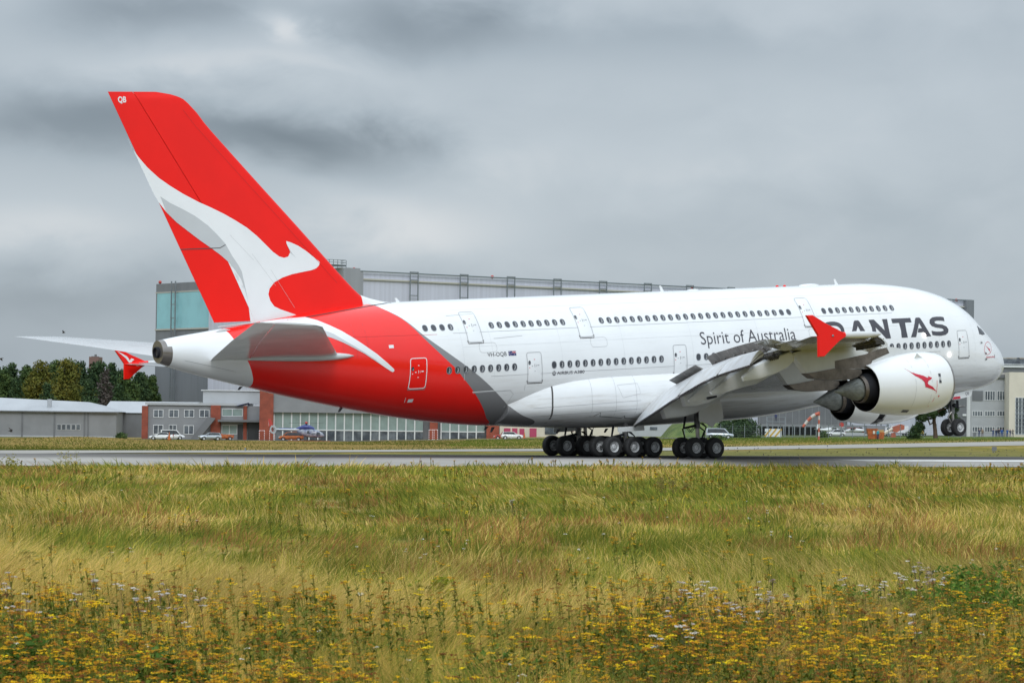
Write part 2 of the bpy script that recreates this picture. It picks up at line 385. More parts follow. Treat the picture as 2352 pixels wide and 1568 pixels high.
def paint(name, col, rough=.24):
    m = mat(name, col, rough, coat=.35, vary=(.35, .05)); return m
M_WHITE = paint('white_paint', (.80, .815, .82)); M_RED = mat('red_paint', (.88, .010, .005), .28, coat=.12, spec=.25, vary=(.35, .05)); M_GREYP = paint('grey_paint', (.22, .22, .225))
M_LGREY = mat('pale_grey_paint', (.62, .635, .63), .25, coat=.5, vary=(.5, .12)); M_HATCH = paint('hatched_grey', (.52, .54, .55))
M_DKTXT = mat('charcoal_lettering', (.06, .06, .072), .4); M_LINE = mat('panel_joint', (.42, .43, .44), .5); M_DLINE = mat('dark_joint', (.06, .055, .055), .6)
M_REDTXT = mat('red_marking', (.58, .02, .05), .4); M_BLUE = mat('flag_blue', (.02, .02, .12), .5)
M_GLASS = mat('cabin_glass', (.045, .05, .06), .12, coat=.3); M_SHADE = mat('window_shade', (.30, .31, .32), .5); M_RIM = mat('window_rim', (.22, .23, .25), .35, metal=.2)
M_METAL = mat('bare_metal', (.42, .40, .38), .38, metal=.85, vary=(2., .35)); M_BURNT = mat('heat_stained_metal', (.20, .17, .145), .42, metal=.55, vary=(1.2, .5))
M_DARK = mat('engine_black', (.006, .007, .012), .7); M_CONE = mat('exhaust_cone_metal', (.24, .255, .24), .6, metal=.1, vary=(3., .35)); M_GEAR = mat('gear_steel', (.20, .20, .20), .45, metal=.6, vary=(4, .5))
M_TYRE = mat('tyre_rubber', (.018, .018, .019), .75, vary=(3., .4, (.03, .03, .03)), bump=(20, .2, .01)); M_HUB = mat('wheel_hub', (.66, .67, .67), .42, metal=.1, vary=(9, .45)); M_LAMP = mat('landing_lamp', (1, 1, 1), .3, emit=((1.0, .95, .88), 30))
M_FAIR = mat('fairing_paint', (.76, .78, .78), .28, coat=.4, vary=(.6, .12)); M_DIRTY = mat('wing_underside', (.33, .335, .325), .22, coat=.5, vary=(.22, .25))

def livery():
    m = bpy.data.materials.new('fuselage_livery'); m.use_nodes = True; T = NT(m.node_tree); p = T.n['Principled BSDF']
    p.inputs['Roughness'].default_value = .24; p.inputs['Coat Weight'].default_value = .35; p.inputs['Coat Roughness'].default_value = .06
    t = T.new('ShaderNodeTexCoord'); sp = T.new('ShaderNodeSeparateXYZ'); T.l.new(t.outputs['Object'], sp.inputs[0])
    xs = T.math('SUBTRACT', 36.85, sp.outputs[0]); zn = T.math('MULTIPLY', T.math('SUBTRACT', sp.outputs[2], 2.0), .1)
    def edge(pts, lo, hi):
        n = T.new('ShaderNodeFloatCurve'); cu = n.mapping.curves[0]; pts = sorted(((z-2)/10, (x-lo)/(hi-lo)) for x, z in pts)
        pts = [(0, pts[0][1])]+pts+[(1, pts[-1][1])]
        while len(cu.points) < len(pts): cu.points.new(.5, .5)
        for q, (a, b) in zip(cu.points, pts): q.location = (a, b); q.handle_type = 'AUTO'
        n.mapping.update(); T.l.new(zn, n.inputs['Value'])
        return T.math('MULTIPLY_ADD', n.outputs[0], hi-lo, lo)
    red = edge([(55.0, 10.89), (54.8, 10.72), (54.3, 10.3), (53.83, 9.92), (53.32, 9.34), (52.77, 8.66), (52.13, 7.98), (51.43, 7.3), (50.68, 6.62), (49.96, 5.86), (49.26, 5.17), (48.57, 4.47), (47.98, 3.89), (47.35, 3.31), (46.5, 2.78)], 40, 60)
    gry = edge([(54.8, 10.75), (54.35, 10.38), (54.0, 10.12), (53.55, 9.7), (52.71, 8.83), (51.4, 7.81), (49.95, 6.79), (49.07, 6.17), (48.15, 5.48), (47.2, 4.74), (46.36, 4.11), (45.4, 3.42), (43.8, 2.68)], 40, 60)
    rear = edge([(65.95, 9.95), (65.85, 9.68), (65.61, 9.01), (65.25, 8.3), (64.9, 7.68), (64.67, 7.24), (64.44, 6.79), (64.28, 6.48), (64.2, 6.26), (64.15, 6.0)], 60, 70)
    apu = T.math('GREATER_THAN', xs, T.math('ADD', 69.78, T.math('MULTIPLY', T.math('GREATER_THAN', sp.outputs[2], 8.85), .28)))
    n = T.noise(t.outputs['Object'], .35, 5); w = T.mix(T.smooth(n, .35, .7), (.80, .815, .82, 1), (.765, .78, .785, 1))
    gm = T.new('ShaderNodeMapping'); T.l.new(t.outputs['Object'], gm.inputs[0]); gm.inputs['Scale'].default_value = (.12, 1.0, 2.2); gr = T.noise(gm.outputs[0], 2.0, 6, .65)
    low = T.math('SUBTRACT', 1.0, T.smooth(sp.outputs[2], 2.6, 6.2)); w = T.mix(T.math('MULTIPLY', T.smooth(gr, .46, .72), T.math('MULTIPLY_ADD', low, .5, .10)), w, (.48, .45, .41, 1))
    bp = T.new('ShaderNodeBump'); bp.inputs['Strength'].default_value = .10; bp.inputs['Distance'].default_value = .03; T.l.new(T.noise(t.outputs['Object'], .9, 2), bp.inputs['Height']); T.l.new(bp.outputs[0], p.inputs['Normal']); T.l.new(bp.outputs[0], p.inputs['Coat Normal'])
    c = T.mix(T.math('GREATER_THAN', xs, gry), w, (.215, .215, .22, 1))
    c = T.mix(T.math('GREATER_THAN', xs, red), c, T.mix(T.smooth(n, .35, .7), (.88, .010, .005, 1), (.82, .012, .006, 1)))
    c = T.mix(T.math('GREATER_THAN', xs, rear), c, w)
    c = T.mix(apu, c, T.mix(n, (.30, .27, .25, 1), (.15, .14, .13, 1)))
    T.put(p.inputs['Base Color'], c)
    T.put(p.inputs['Metallic'], T.math('MULTIPLY', apu, .6))
    return m
M_LIV = livery()

def lift(x, z, surf, off):
    # move points off the skin along its own normal
    x = np.asarray(x, float); z = np.asarray(z, float); y = np.asarray(surf(x, z), float); e = .02
    dx = (np.asarray(surf(x+e, z))-np.asarray(surf(x-e, z)))/(2*e); dz = (np.asarray(surf(x, z+e))-np.asarray(surf(x, z-e)))/(2*e)
    dx = np.clip(dx, -6, 6); dz = np.clip(dz, -6, 6); L = np.sqrt(1+dx**2+dz**2); return x-dx/L*off, y+off/L, z-dz/L*off
def decal(mb, poly, surf, m, off=.012, step=.3, side=1):
    """painted shape that lies on a curved skin: poly in (station, height)"""
    poly = [tuple(q) for q in poly]; n = len(poly)
    if poly[0] == poly[-1]: poly = poly[:-1]; n -= 1
    P = np.array(poly); pts = [Vector(q) for q in poly]
    gxs = np.arange(P[:, 0].min()+step/2, P[:, 0].max(), step*1.5); gzs = np.arange(P[:, 1].min()+step/2, P[:, 1].max(), step)
    x1, z1, x2, z2 = P[:, 0], P[:, 1], np.roll(P[:, 0], -1), np.roll(P[:, 1], -1)
    for gx_ in gxs:
        for gz_ in gzs:
            c = ((z1 > gz_) != (z2 > gz_)) & (gx_ < (x2-x1)*(gz_-z1)/(z2-z1+1e-12)+x1)
            if c.sum() % 2: pts.append(Vector((gx_, gz_)))
    v, e, f, *_ = delaunay_2d_cdt(pts, [(i, (i+1) % n) for i in range(n)], [], 1, 1e-5)
    V = np.array([tuple(q) for q in v]); X_, Y_, Z_ = lift(V[:, 0], V[:, 1], surf, off)
    mb.add([A(a, side*c, b) for a, c, b in zip(X_, Y_, Z_)], f, m)
def ribbon(mb, pts, w, surf, m, off=.014, step=.35, closed=False, side=1):
    """thin painted line along a skin"""
    pts = [np.array(q, float) for q in pts]
    if closed: pts.append(pts[0])
    Q = [pts[0]]
    for a, b in zip(pts, pts[1:]):
        k = max(1, int(np.linalg.norm(b-a)/step)); Q += [a+(b-a)*i/k for i in range(1, k+1)]
    Q = np.array(Q); d = np.gradient(Q, axis=0)
    if closed: d[0] = d[-1] = Q[1]-Q[-2]
    d /= np.linalg.norm(d, axis=1)[:, None]+1e-9; nn = np.stack([-d[:, 1], d[:, 0]], 1)*w/2
    L, R = Q+nn, Q-nn
    mb.loft([[A(a, side*(surf(a, b)+off), b) for a, b in L], [A(a, side*(surf(a, b)+off), b) for a, b in R]], m, False, False)
def rrect(c, r=.16, k=4):
    """round the corners of a four-cornered outline"""
    out = []; n = len(c)
    for i in range(n):
        p = np.array(c[i]); a = np.array(c[i-1])-p; b = np.array(c[(i+1) % n])-p
        a = a/np.linalg.norm(a)*r; b = b/np.linalg.norm(b)*r
        for t in np.linspace(0, 1, k+1): out.append(tuple(p+a*(1-t)**2+b*t**2))
    return out
def letters(mb, txt, x0, x1, z0, h, surf, m, off=.014, lean=0.0, thick=0.0, flip=1, side=1):
    """lettering laid on a skin, from station x0 to x1 (aft to forward), baseline z0, cap height h"""
    cu = bpy.data.curves.new('txt', 'FONT'); cu.body = txt; cu.size = 1.0; cu.offset = thick; cu.resolution_u = 3
    o = bpy.data.objects.new('txt', cu); COL.objects.link(o); dg = bpy.context.evaluated_depsgraph_get(); tm = o.evaluated_get(dg).to_mesh()
    bm = bmesh.new(); bm.from_mesh(tm); o.evaluated_get(dg).to_mesh_clear(); bpy.data.objects.remove(o); bpy.data.curves.remove(cu)
    xs_ = [v.co.x for v in bm.verts]; a, b = min(xs_), max(xs_); cap = .729 if True else 1
    sx = (x1-x0)/(b-a); sz = h/cap
    for k in range(-3, 12):
        zc = k*.12/sz
        bmesh.ops.bisect_plane(bm, geom=bm.verts[:]+bm.edges[:]+bm.faces[:], plane_co=(0, zc, 0), plane_no=(0, 1, 0), dist=1e-5)
    vs = []
    for v in bm.verts:
        z = z0+v.co.y*sz; x = x0+(v.co.x-a)*sx+lean*(z-z0); vs.append(A(x, side*(float(surf(x, z))+off), z))
    bm.verts.index_update(); mb.add(vs, [tuple(v.index for v in f.verts) for f in bm.faces], m); bm.free()

# ---- fuselage skin
def build_fuselage():
    mb = MB(); xs = np.concatenate([.187+np.linspace(.02, 3.6, 46)**2, np.linspace(13.6, 44, 50), np.linspace(44.5, 70.4, 64)])
    th = np.linspace(0, 2*np.pi, 97)[:-1]; rings = []
    for x in xs:
        a, b, w, r = float(ztf(x)), float(zbf(x)), float(wf(x)), float(rf(x)); m = b+(a-b)*r
        rings.append([A(x, w*math.sin(t), m+(a-m if math.cos(t) > 0 else m-b)*math.cos(t)) for t in th])
    mb.loft(rings, 0)
    # auxiliary exhaust at the tip of the tail cone
    mb.lathe(A(70.45, .0, 8.52), (-1, 0, 0), [(-.2, .36), (.12, .34), (.12, .28), (-.1, .26)], 6, 20, True)
    # white swoosh (foot of the kangaroo) running down the tail
    up = [(63.2, 10.12), (61.49, 10.26), (60.25, 10.3), (59.68, 10.07), (59.05, 9.72), (58.37, 9.32), (57.71, 8.85), (57.01, 8.33), (56.27, 7.78), (55.61, 7.22), (55.11, 6.78), (55.07, 6.67), (55.16, 6.59), (55.28, 6.63)]
    lo = [(55.73, 6.91), (56.42, 7.36), (57.08, 7.81), (57.73, 8.18), (58.45, 8.58), (59.07, 8.87), (59.73, 9.13), (60.5, 9.25), (62.5, 9.15), (63.5, 9.2)]
    decal(mb, up+lo, fy, 1, .02, .15)
    decal(mb, [(55.95, 7.08), (56.42, 7.37), (57.08, 7.82), (57.73, 8.19), (58.45, 8.59), (59.07, 8.88), (59.73, 9.14), (60.3, 9.4), (59.7, 9.51), (58.98, 9.16), (58.41, 8.76), (57.71, 8.31), (57.07, 7.89), (56.41, 7.44)], fy, 4, .026, .15)
    # airline title, motto, registration, type
    def glyph(poly, x0, w, m=2, z0=7.08, h=1.37):
        decal(mb, [(x0-u*w, z0+v*h) for u, v in poly], fy, m, .016, .14)
    def ring(x0, w, outer, inner, gap):   # letter Q: ring opened by a thin cut
        n = 40; o = [(.5+.5*math.cos(t), .5+.5*math.sin(t)) for t in np.linspace(-math.pi/2+gap, 1.5*math.pi-gap+.001, n)]
        def sup(t, a, b): c, s_ = math.cos(t), math.sin(t); return (.5+a*abs(c)**.8*(1 if c > 0 else -1), .5+b*abs(s_)**.8*(1 if s_ > 0 else -1))
        ts = np.linspace(-math.pi/2+gap, 1.5*math.pi-gap, n)
        glyph([sup(t, .5, .5) for t in ts]+[sup(t, .34, .29) for t in ts[::-1]], x0, w)
    ring(19.83, 2.0, 0, 0, .02)
    glyph([(.52, .16), (.68, .26), (1.02, -.02), (.78, -.02)], 19.83, 2.0)
    AA = [(0, 0), (.40, .96), (.45, 1), (.60, 1), (.65, .96), (1, 0), (.74, 0), (.66, .23), (.36, .23), (.43, .44), (.60, .44), (.525, .72), (.25, 0)]
    glyph(AA, 17.55, 1.95)
    glyph([(0, 0), (0, 1), (.28, 1), (.73, .42), (.73, 1), (1, 1), (1, 0), (.74, 0), (.27, .60), (.27, 0)], 15.38, 1.72)
    glyph([(0, 1), (1, 1), (1, .77), (.655, .77), (.655, 0), (.345, 0), (.345, .77), (0, .77)], 13.27, 1.84)
    glyph(AA, 11.76, 1.98)
    S = [(.04, .06), (.03, .28), (.28, .225), (.52, .215), (.70, .25), (.71, .335), (.60, .385), (.30, .44), (.10, .53), (.02, .68), (.08, .86), (.26, .97), (.50, 1), (.78, .985), (.92, .955), (.90, .745), (.68, .785), (.44, .79), (.32, .755), (.31, .67), (.42, .62), (.72, .57), (.92, .47), (1.0, .31), (.95, .15), (.78, .035), (.52, .0), (.26, .015)]
    glyph(S, 9.72, 1.82)
    letters(mb, 'Spirit of Australia', 30.66, 22.3, 7.33, .90, fy, 2, thick=-.003)
    letters(mb, 'VH-OQB', 48.2, 46.72, 7.25, .28, fy, 2, .016)
    letters(mb, 'AIRBUS A380', 42.82, 40.58, 5.86, .20, fy, 2, .016, thick=.01)
    c = [(43.04+.15*math.cos(t), 5.955+.15*math.sin(t)) for t in np.linspace(0, 2*math.pi, 22)[:-1]]
    decal(mb, c, fy, 2, .014, .1)
    for k, dz in enumerate((-.05, .02, .08)): ribbon(mb, [(43.16, 5.93+dz), (43.08, 5.98+dz), (43.0, 5.93+dz), (42.92, 5.97+dz)], .025, fy, 0 if 0 else 1, .02, .05)
    # flag by the registration
    decal(mb, [(46.56, 7.24), (46.56, 7.54), (45.97, 7.54), (45.97, 7.24)], fy, 7, .014, .15)
    for a, b in (((46.26, 7.53), (45.98, 7.40)), ((46.26, 7.40), (45.98, 7.53)), ((46.12, 7.54), (46.12, 7.39)), ((46.26, 7.465), (45.98, 7.465))):
        ribbon(mb, [a, b], .038, fy, 1, .018, .1); ribbon(mb, [a, b], .018, fy, 5, .022, .1)
    for x, z in ((46.47, 7.47), (46.36, 7.41), (46.5, 7.36), (46.4, 7.3), (46.12, 7.31)): decal(mb, [(x-.02, z-.02), (x+.02, z-.02), (x+.02, z+.02), (x-.02, z+.02)], fy, 1, .018, .1)
    # skin joints and small placards
    for z in (8.86, 5.98):
        ribbon(mb, [(50.5 if z > 7 else 48.0, z), (13.0 if z > 7 else 9.0, z)], .03, fy, 3, .006, .6)
    for x in (5.2, 9.0, 14.2, 19.9, 25.6, 31.4, 37.2, 42.3, 47.75, 50.0): ribbon(mb, [(x, 10.75 if x > 9 else 8.6), (x, 5.8 if x > 15 else 3.4)], .018, fy, 10, .005, .4)
    for z in (10.35, 7.95, 4.6): ribbon(mb, [(50.0 if z > 5 else 18.0, z), (11.0, z)], .015, fy, 10, .005, .6)
    ribbon(mb, [(58.0, 8.9), (51.7, 8.83)], .02, fy, 9, .006, .5)
    for x in (56.8, 57.6, 58.5, 60.4): ribbon(mb, [(x, 10.5), (x, 7.6)], .02, fy, 9, .006, .4)
    for x, z in ((55.2, 8.1), (53.5, 4.6)): decal(mb, [(x+.17, z), (x-.17, z), (x-.17, z+.2), (x+.17, z+.2)], fy, 1, .01, .1)
    for x, z in ((47.9, 7.85), (39.0, 7.85), (20.2, 7.75)): ribbon(mb, rrect([(x+.85, z+.3), (x+.85, z-.32), (x-.5, z-.32), (x-.5, z+.3)], .25), .02, fy, 3, .01, .15, True)
    for a, b in (((47.5, 8.4), (45.2, 8.5)), ((53.9, 4.9), (53.85, 4.6)), ((45.3, 5.3), (45.3, 4.95)), ((50.5, 10.0), (48.3, 10.06))): ribbon(mb, [a, b], .028, fy, 3 if a[0] < 53 else 1, .01)
    # cargo bulk door under the rear cabin
    ribbon(mb, [(49.2, 4.95), (46.4, 5.0), (46.1, 4.75), (46.5, 3.9)], .025, fy, 3, .01); ribbon(mb, [(49.25, 5.02), (46.3, 5.07)], .05, fy, 1, .012)
    ribbon(mb, [(69.0, 7.95), (65.6, 7.1), (65.9, 6.7)], .025, fy, 3, .01)
    # roundel and name at the nose
    E = [(3.62+.50*math.cos(t)-.35*(.46*math.sin(t)), 6.0+.46*math.sin(t)) for t in np.linspace(0, 2*math.pi, 33)[:-1]]
    ribbon(mb, E, .028, fy, 5, .012, .1, True)
    decal(mb, [(3.95, 6.25), (3.7, 6.08), (3.5, 5.98), (3.36, 5.92), (3.42, 5.86), (3.46, 5.82), (3.28, 5.62), (3.55, 5.84), (3.62, 5.96), (3.8, 6.1)], fy, 5, .012, .1)
    letters(mb, 'HUDSON FYSH', 3.95, 2.85, 5.3, .11, fy, 5, .014, thick=.02)
    for x, z in ((4.45, 6.43), (4.05, 5.64), (4.02, 5.22)):
        ribbon(mb, [(x+.12*math.cos(t), z+.1*math.sin(t)) for t in np.linspace(0, 6.28, 13)[:-1]], .015, fy, 3, .01, .1, True); decal(mb, [(x+.04, z-.05), (x-.18, z-.02), (x-.18, z+.02), (x+.04, z+.05)], fy, 8, .03, .1)
    decal(mb, [(2.9, 5.27), (2.75, 5.25), (2.72, 5.5), (2.85, 5.52)], fy, 3, .012, .1)
    return mb.build('fuselage', [M_LIV, M_WHITE, M_DKTXT, M_LINE, M_HATCH, M_REDTXT, M_DARK, M_BLUE, M_DLINE, mat('red_joint', (.5, .01, .01), .4), mat('skin_lap', (.60, .615, .625), .4)], PLANE, smooth=40)
FUS = build_fuselage()

# ---- cockpit panes
for poly in ([(4.28, 7.66), (4.42, 7.06), (3.98, 6.98), (3.66, 6.99), (3.78, 7.3)], [(3.6, 7.0), (3.46, 7.02), (3.5, 7.15), (3.72, 7.32), (3.96, 7.5)]):
    mb = MB(); decal(mb, poly, fy, 0, .02, .15); mb.build('cockpit_window', M_GLASS, PLANE)

# ---- cabin windows, each a piece of its own
def window_mesh(shade):
    mb = MB(); n = 16
    def ring(a, b, d): return [(a*1.04*math.copysign(abs(math.cos(t))**.85, math.cos(t)), -d, b*math.copysign(abs(math.sin(t))**.85, math.sin(t))) for t in [2*math.pi*k/n for k in range(n)]]
    mb.loft([ring(.195, .245, 0), ring(.195, .245, .012), ring(.172, .222, .014), ring(.16, .21, .004)], 0, False)
    b = len(mb.v); rg = ring(.16, .21, .004); mb.add(rg, [tuple(range(n))], 1)
    if shade: mb.add([(-.06, -.006, -.17), (.0, -.006, -.18), (.07, -.006, -.13), (.10, -.006, 0), (.07, -.006, .12), (-.01, -.006, .17), (.015, -.006, 0)], [(0, 1, 2, 3, 4, 5, 6)], 2)
    o = mb.build('cabin_window', [M_RIM, M_GLASS, M_SHADE], None, smooth=30); me = o.data; bpy.data.objects.remove(o); return me
WIN = [window_mesh(False), window_mesh(True)]
def cabin_window(x, z, k):
    o = bpy.data.objects.new('cabin_window', WIN[k]); link(o, PLANE); y = float(fy(x, z)); e = .05
    nz = -(float(fy(x, z+e))-float(fy(x, z-e)))/(2*e); nx = -(float(fy(x+e, z))-float(fy(x-e, z)))/(2*e)
    n = Vector((-nx, -1, nz)).normalized(); X = Vector((1, 0, 0)); X = (X-n*X.dot(n)).normalized(); Z = X.cross(-n)
    R = Matrix((X, -n, Z)).transposed().to_4x4(); R.translation = Vector(A(x, y, z)); o.matrix_local = R
for a, b, n, z, dk in ((52.45, 50.53, 4, 9.26, (0, 1, 2)), (47.36, 41.64, 10, 9.26, (2,)), (38.47, 22.31, 26, 9.25, (25, 24)), (19.15, 12.84, 11, 9.22, (0, 1)),
                       (51.15, 46.18, 9, 6.5, ()), (43.02, 34.16, 15, 6.5, (0,)), (31.0, 20.5, 17, 6.5, (0,)), (15.5, 8.06, 13, 6.48, ())):
    for i in range(n): cabin_window(a+(b-a)*i/(n-1), z, 0 if (i in dk) else 1)

# ---- doors
def door(c, red=False, win=None):
    mb = MB(); out = rrect(c, .17)
    decal(mb, out, fy, 0, .010, .3)
    ribbon(mb, out, .05, fy, 2, .016, .2, True)
    cx = (c[0][0]+c[1][0])/2; cz = (c[0][1]+c[2][1])/2
    bl, br = np.array(c[3]), np.array(c[2]); ribbon(mb, [bl+(.05, .12), bl+(.0, -.08), br+(0, -.08), br+(-.05, .12)], .045, fy, 1 if not red else 3, .02, .2)
    for dx, dz, w, h, k in ((.0, .1, .03, .2, 1), (-.12, .1, .02, .15, 1), (-.28, .12, .16, .07, 2), (.2, .08, .1, .06, 2), (0, .5, .1, .04, 4 if not red else 2), (0, -.25, .1, .04, 2), (.42, -.02, .06, .06, 4)):
        decal(mb, [(cx+dx+w/2, cz+dz-h/2), (cx+dx-w/2, cz+dz-h/2), (cx+dx-w/2, cz+dz+h/2), (cx+dx+w/2, cz+dz+h/2)], fy, k if not red else 2, .016, .2)
    d = mb.build('cabin_door', [M_RED if red else M_WHITE, M_DLINE, M_WHITE if red else M_LINE, M_GREYP, M_REDTXT], PLANE, smooth=40)
    if win:
        w = MB(); e = [(win[0]+.10*math.cos(t), win[1]+.14*math.sin(t)) for t in np.linspace(0, 6.283, 15)[:-1]]; decal(w, e, fy, 0, .02, .1)
        decal(w, [(win[0]-.02+.04*math.cos(t), win[1]-.05+.06*math.sin(t)) for t in np.linspace(0, 6.283, 9)[:-1]], fy, 1, .024, .1)
        w.build('door_window', [M_GLASS, M_SHADE], d)
for zt_, zb_, L in ((10.19, 8.23, [(49.5, 48.36), (40.6, 39.5), (21.28, 20.18)]), (7.38, 5.46, [(53.95, 52.78), (45.15, 44.0), (33.1, 32.0), (17.6, 16.5), (7.05, 5.97)])):
    for i, (a, b) in enumerate(L):
        s = -.06 if zt_ > 8 else 0
        door([(a+s, zt_), (b+s, zt_), (b, zb_), (a, zb_)], zt_ < 8 and i == 0, (a-.17, zt_-.66))

# ---- landing lamps shining on the side
for x, z in ((10.44, 7.19), (8.04, 5.71)):
    mb = MB(); y = float(fy(x, z)); mb.ball(A(x, y+.02, z), .085, 0, 10, 6); mb.build('landing_lamp', M_LAMP, PLANE, smooth=60)

# ---- belly fairing
FEX = pchip([17.2, 20, 24, 33, 38, 40.6, 42.3, 43.98, 45.16, 46.27], [3.2, 4.3, 5.2, 5.65, 5.63, 5.54, 5.34, 5.06, 4.68, 4.11])
FHW = pchip([17.2, 19, 22, 26, 38, 41, 43, 44.6, 46.3], [2.2, 3.0, 3.72, 4.05, 4.05, 3.9, 3.62, 3.25, 2.72]); FBZ = pchip([17.2, 19.5, 22.2, 26.5, 34.4, 38.4, 42, 44.4, 46.3], [2.66, 2.45, 2.2, 2.0, 2.02, 2.15, 2.38, 2.58, 2.85])
def fair_sec(x):
    hw, bz, ze = float(FHW(x)), float(FBZ(x)), float(FEX(x)); zc = min(3.9, ze-.25) if ze > 3.6 else ze-.2
    q = min(.9995, float(fy(x, ze))/hw); n = 2.4; ht = min(2.6, (ze-zc)/max(1e-3, (1-q**n))**(1/n)); return hw, bz, zc, ht, n
def fair_y(x, z):
    out = []
    for a, b in zip(np.atleast_1d(x), np.atleast_1d(z)):
        hw, bz, zc, ht, n = fair_sec(a); k = (b-zc)/ht if b > zc else (zc-b)/(zc-bz); out.append(hw*max(0, 1-min(1, k)**n)**(1/n))
    return np.array(out) if np.ndim(x) else out[0]
mb = MB(); rings = []
for x in np.concatenate([np.linspace(17.2, 26, 24), np.linspace(26.5, 40, 28), np.linspace(40.3, 46.28, 30)]):
    hw, bz, zc, ht, n = fair_sec(x); R = []
    for t in np.linspace(0, 2*math.pi, 73)[:-1]:
        c, s = math.cos(t), math.sin(t); R.append(A(x, hw*math.copysign(abs(s)**(2/n), s), zc+(ht if c > 0 else zc-bz)*math.copysign(abs(c)**(2/n), c)))
    rings.append(R)
mb.loft(rings, 0)
for x in (40.2, 36.6, 38.3): ribbon(mb, [(x, float(FEX(x))-.1), (x+.15, 4.2), (x+.1, 2.7)], .022, fair_y, 1, .012, .3)
for z in (3.85, 3.3): ribbon(mb, [(44.6, z-.1), (36.4, z)], .022, fair_y, 1, .012, .5)
ribbon(mb, [(38.2, 4.95), (36.5, 5.0), (36.4, 4.3), (37.9, 4.1)], .02, fair_y, 1, .012, .3, True)
pt = [(43.15, float(FEX(43.15))-.04), (43.25, 4.5), (43.3, 4.0), (43.3, 3.5), (43.2, 3.0), (43.1, 2.72)]; ribbon(mb, pt, .11, fair_y, 2, .018, .2)
ribbon(mb, [(40.0, 3.0), (39.6, 3.2), (39.5, 2.95), (37.6, 2.75), (37.5, 2.9), (37.3, 2.72), (35.4, 2.55)], .035, fair_y, 2, .014, .2)
mb.build('belly_fairing', [M_LIV, M_LINE, M_DLINE], PLANE, smooth=40)

# ---- aerofoil panels
def foil(c):  # half thickness of a unit section (fraction of max thickness) at chord fraction c
    c = np.clip(c, 0, 1); return (1.4845*np.sqrt(c)-.63*c-1.758*c**2+1.4215*c**3-.5075*c**4)
def fin_sec(z):
    LE = float(pchip([9.6, 10.9, 11.5, 12.0, 13.15, 15.5, 18.9, 22.26, 24.05, 24.15, 24.35, 24.5], [54.7, 54.75, 55.42, 56.0, 57.15, 59.42, 62.77, 66.06, 67.79, 68.02, 68.7, 69.7])(z)); TE = 66.14+(z-9.84)*(73.02-66.14)/(24.53-9.84); return LE, TE
def hinge_x(z): return float(np.interp(z, [10.15, 10.86, 15.07, 17.71, 24.5], [63.4, 62.51, 65.27, 66.96, 71.28]))
def fin_y(x, z):
    out = []
    for a, b in zip(np.atleast_1d(x), np.atleast_1d(z)):
        LE, TE = fin_sec(min(b, 24.0)); th = np.interp(b, [9.8, 12, 24.5], [1.35, 1.15, .45]); out.append(.5*th*float(foil((a-LE)/(TE-LE)))+.008)
    return np.array(out) if np.ndim(x) else out[0]
def fin_body(name, f0, f1, zs, mats, decos=None):
    mb = MB(); rings = []
    for z in zs:
        x0, x1 = f0(z), f1(z); cs = x0+(x1-x0)*(1-np.cos(np.linspace(0, math.pi, 17)))/2; LE, TE = fin_sec(z); k = 1.0 if z < 24.1 else max(.15, 1-(z-24.1)/.45)
        ys = [fin_y(c, z)*k for c in cs]
        rings.append([A(c, y, z) for c, y in zip(cs, ys)]+[A(c, -y, z) for c, y in zip(cs[::-1], ys[::-1])])
    mb.loft(rings, 0)
    if decos: decos(mb)
    return mb.build(name, mats, PLANE, smooth=35)
ROO = [(71.82, 21.72), (71.52, 21.03), (71.05, 20.44), (70.52, 19.85), (69.77, 19.2), (69.01, 18.7), (68.13, 18.19), (67.14, 17.7), (66.24, 17.32), (65.35, 16.91), (64.56, 16.49), (63.78, 16.03), (63.1, 15.51), (62.55, 15.0), (61.99, 14.48), (61.54, 14.17), (61.19, 14.08), (60.89, 14.15), (60.73, 14.4), (60.75, 14.55), (60.86, 14.76), (60.95, 14.96), (60.97, 15.13), (60.61, 15.03), (60.08, 14.81), (59.51, 14.47), (58.94, 14.05), (58.53, 13.74), (58.61, 13.54), (58.85, 13.36), (59.22, 13.25), (59.94, 13.15), (60.66, 13.04), (61.37, 12.85), (61.98, 12.57), (62.35, 12.18), (62.45, 11.83), (62.33, 11.42), (62.06, 11.06), (61.6, 10.85), (61.02, 10.65), (60.44, 10.45), (59.98, 10.28), (61.05, 10.15), (62.7, 10.03), (63.58, 10.0), (63.8, 10.17), (63.85, 10.77), (63.91, 11.47), (64.1, 12.18), (64.35, 12.84), (64.73, 13.4), (65.16, 13.91), (65.71, 14.37), (66.38, 14.84), (67.15, 15.35), (67.92, 15.91), (68.68, 16.47), (69.32, 17.07), (69.85, 17.72), (70.18, 18.27)]
GREY = [(69.72, 18.07), (69.07, 17.66), (68.3, 17.3), (67.41, 16.84), (66.53, 16.23), (65.88, 15.62), (65.35, 15.06), (64.91, 14.3), (64.48, 13.69), (64.27, 13.29), (64.09, 12.38), (63.91, 11.47), (64.1, 12.18), (64.35, 12.84), (64.73, 13.4), (65.16, 13.91), (65.71, 14.37), (66.38, 14.84), (67.15, 15.35), (67.92, 15.91), (68.68, 16.47), (69.32, 17.07)]
def clip_hinge(poly, keep):   # split the emblem along the rudder hinge so that each half lies on its own part
    def s(q): return (q[0]-hinge_x(q[1]))*keep
    out = []
    for a, b in zip(poly, poly[1:]+poly[:1]):
        sa, sb = s(a), s(b)
        if sa >= 0: out.append(a)
        if (sa >= 0) != (sb >= 0): t = sa/(sa-sb); out.append((a[0]+(b[0]-a[0])*t, a[1]+(b[1]-a[1])*t))
    res = [out[0]]
    for q in out[1:]:
        if abs(q[0]-res[-1][0])+abs(q[1]-res[-1][1]) > .012: res.append(q)
    return res
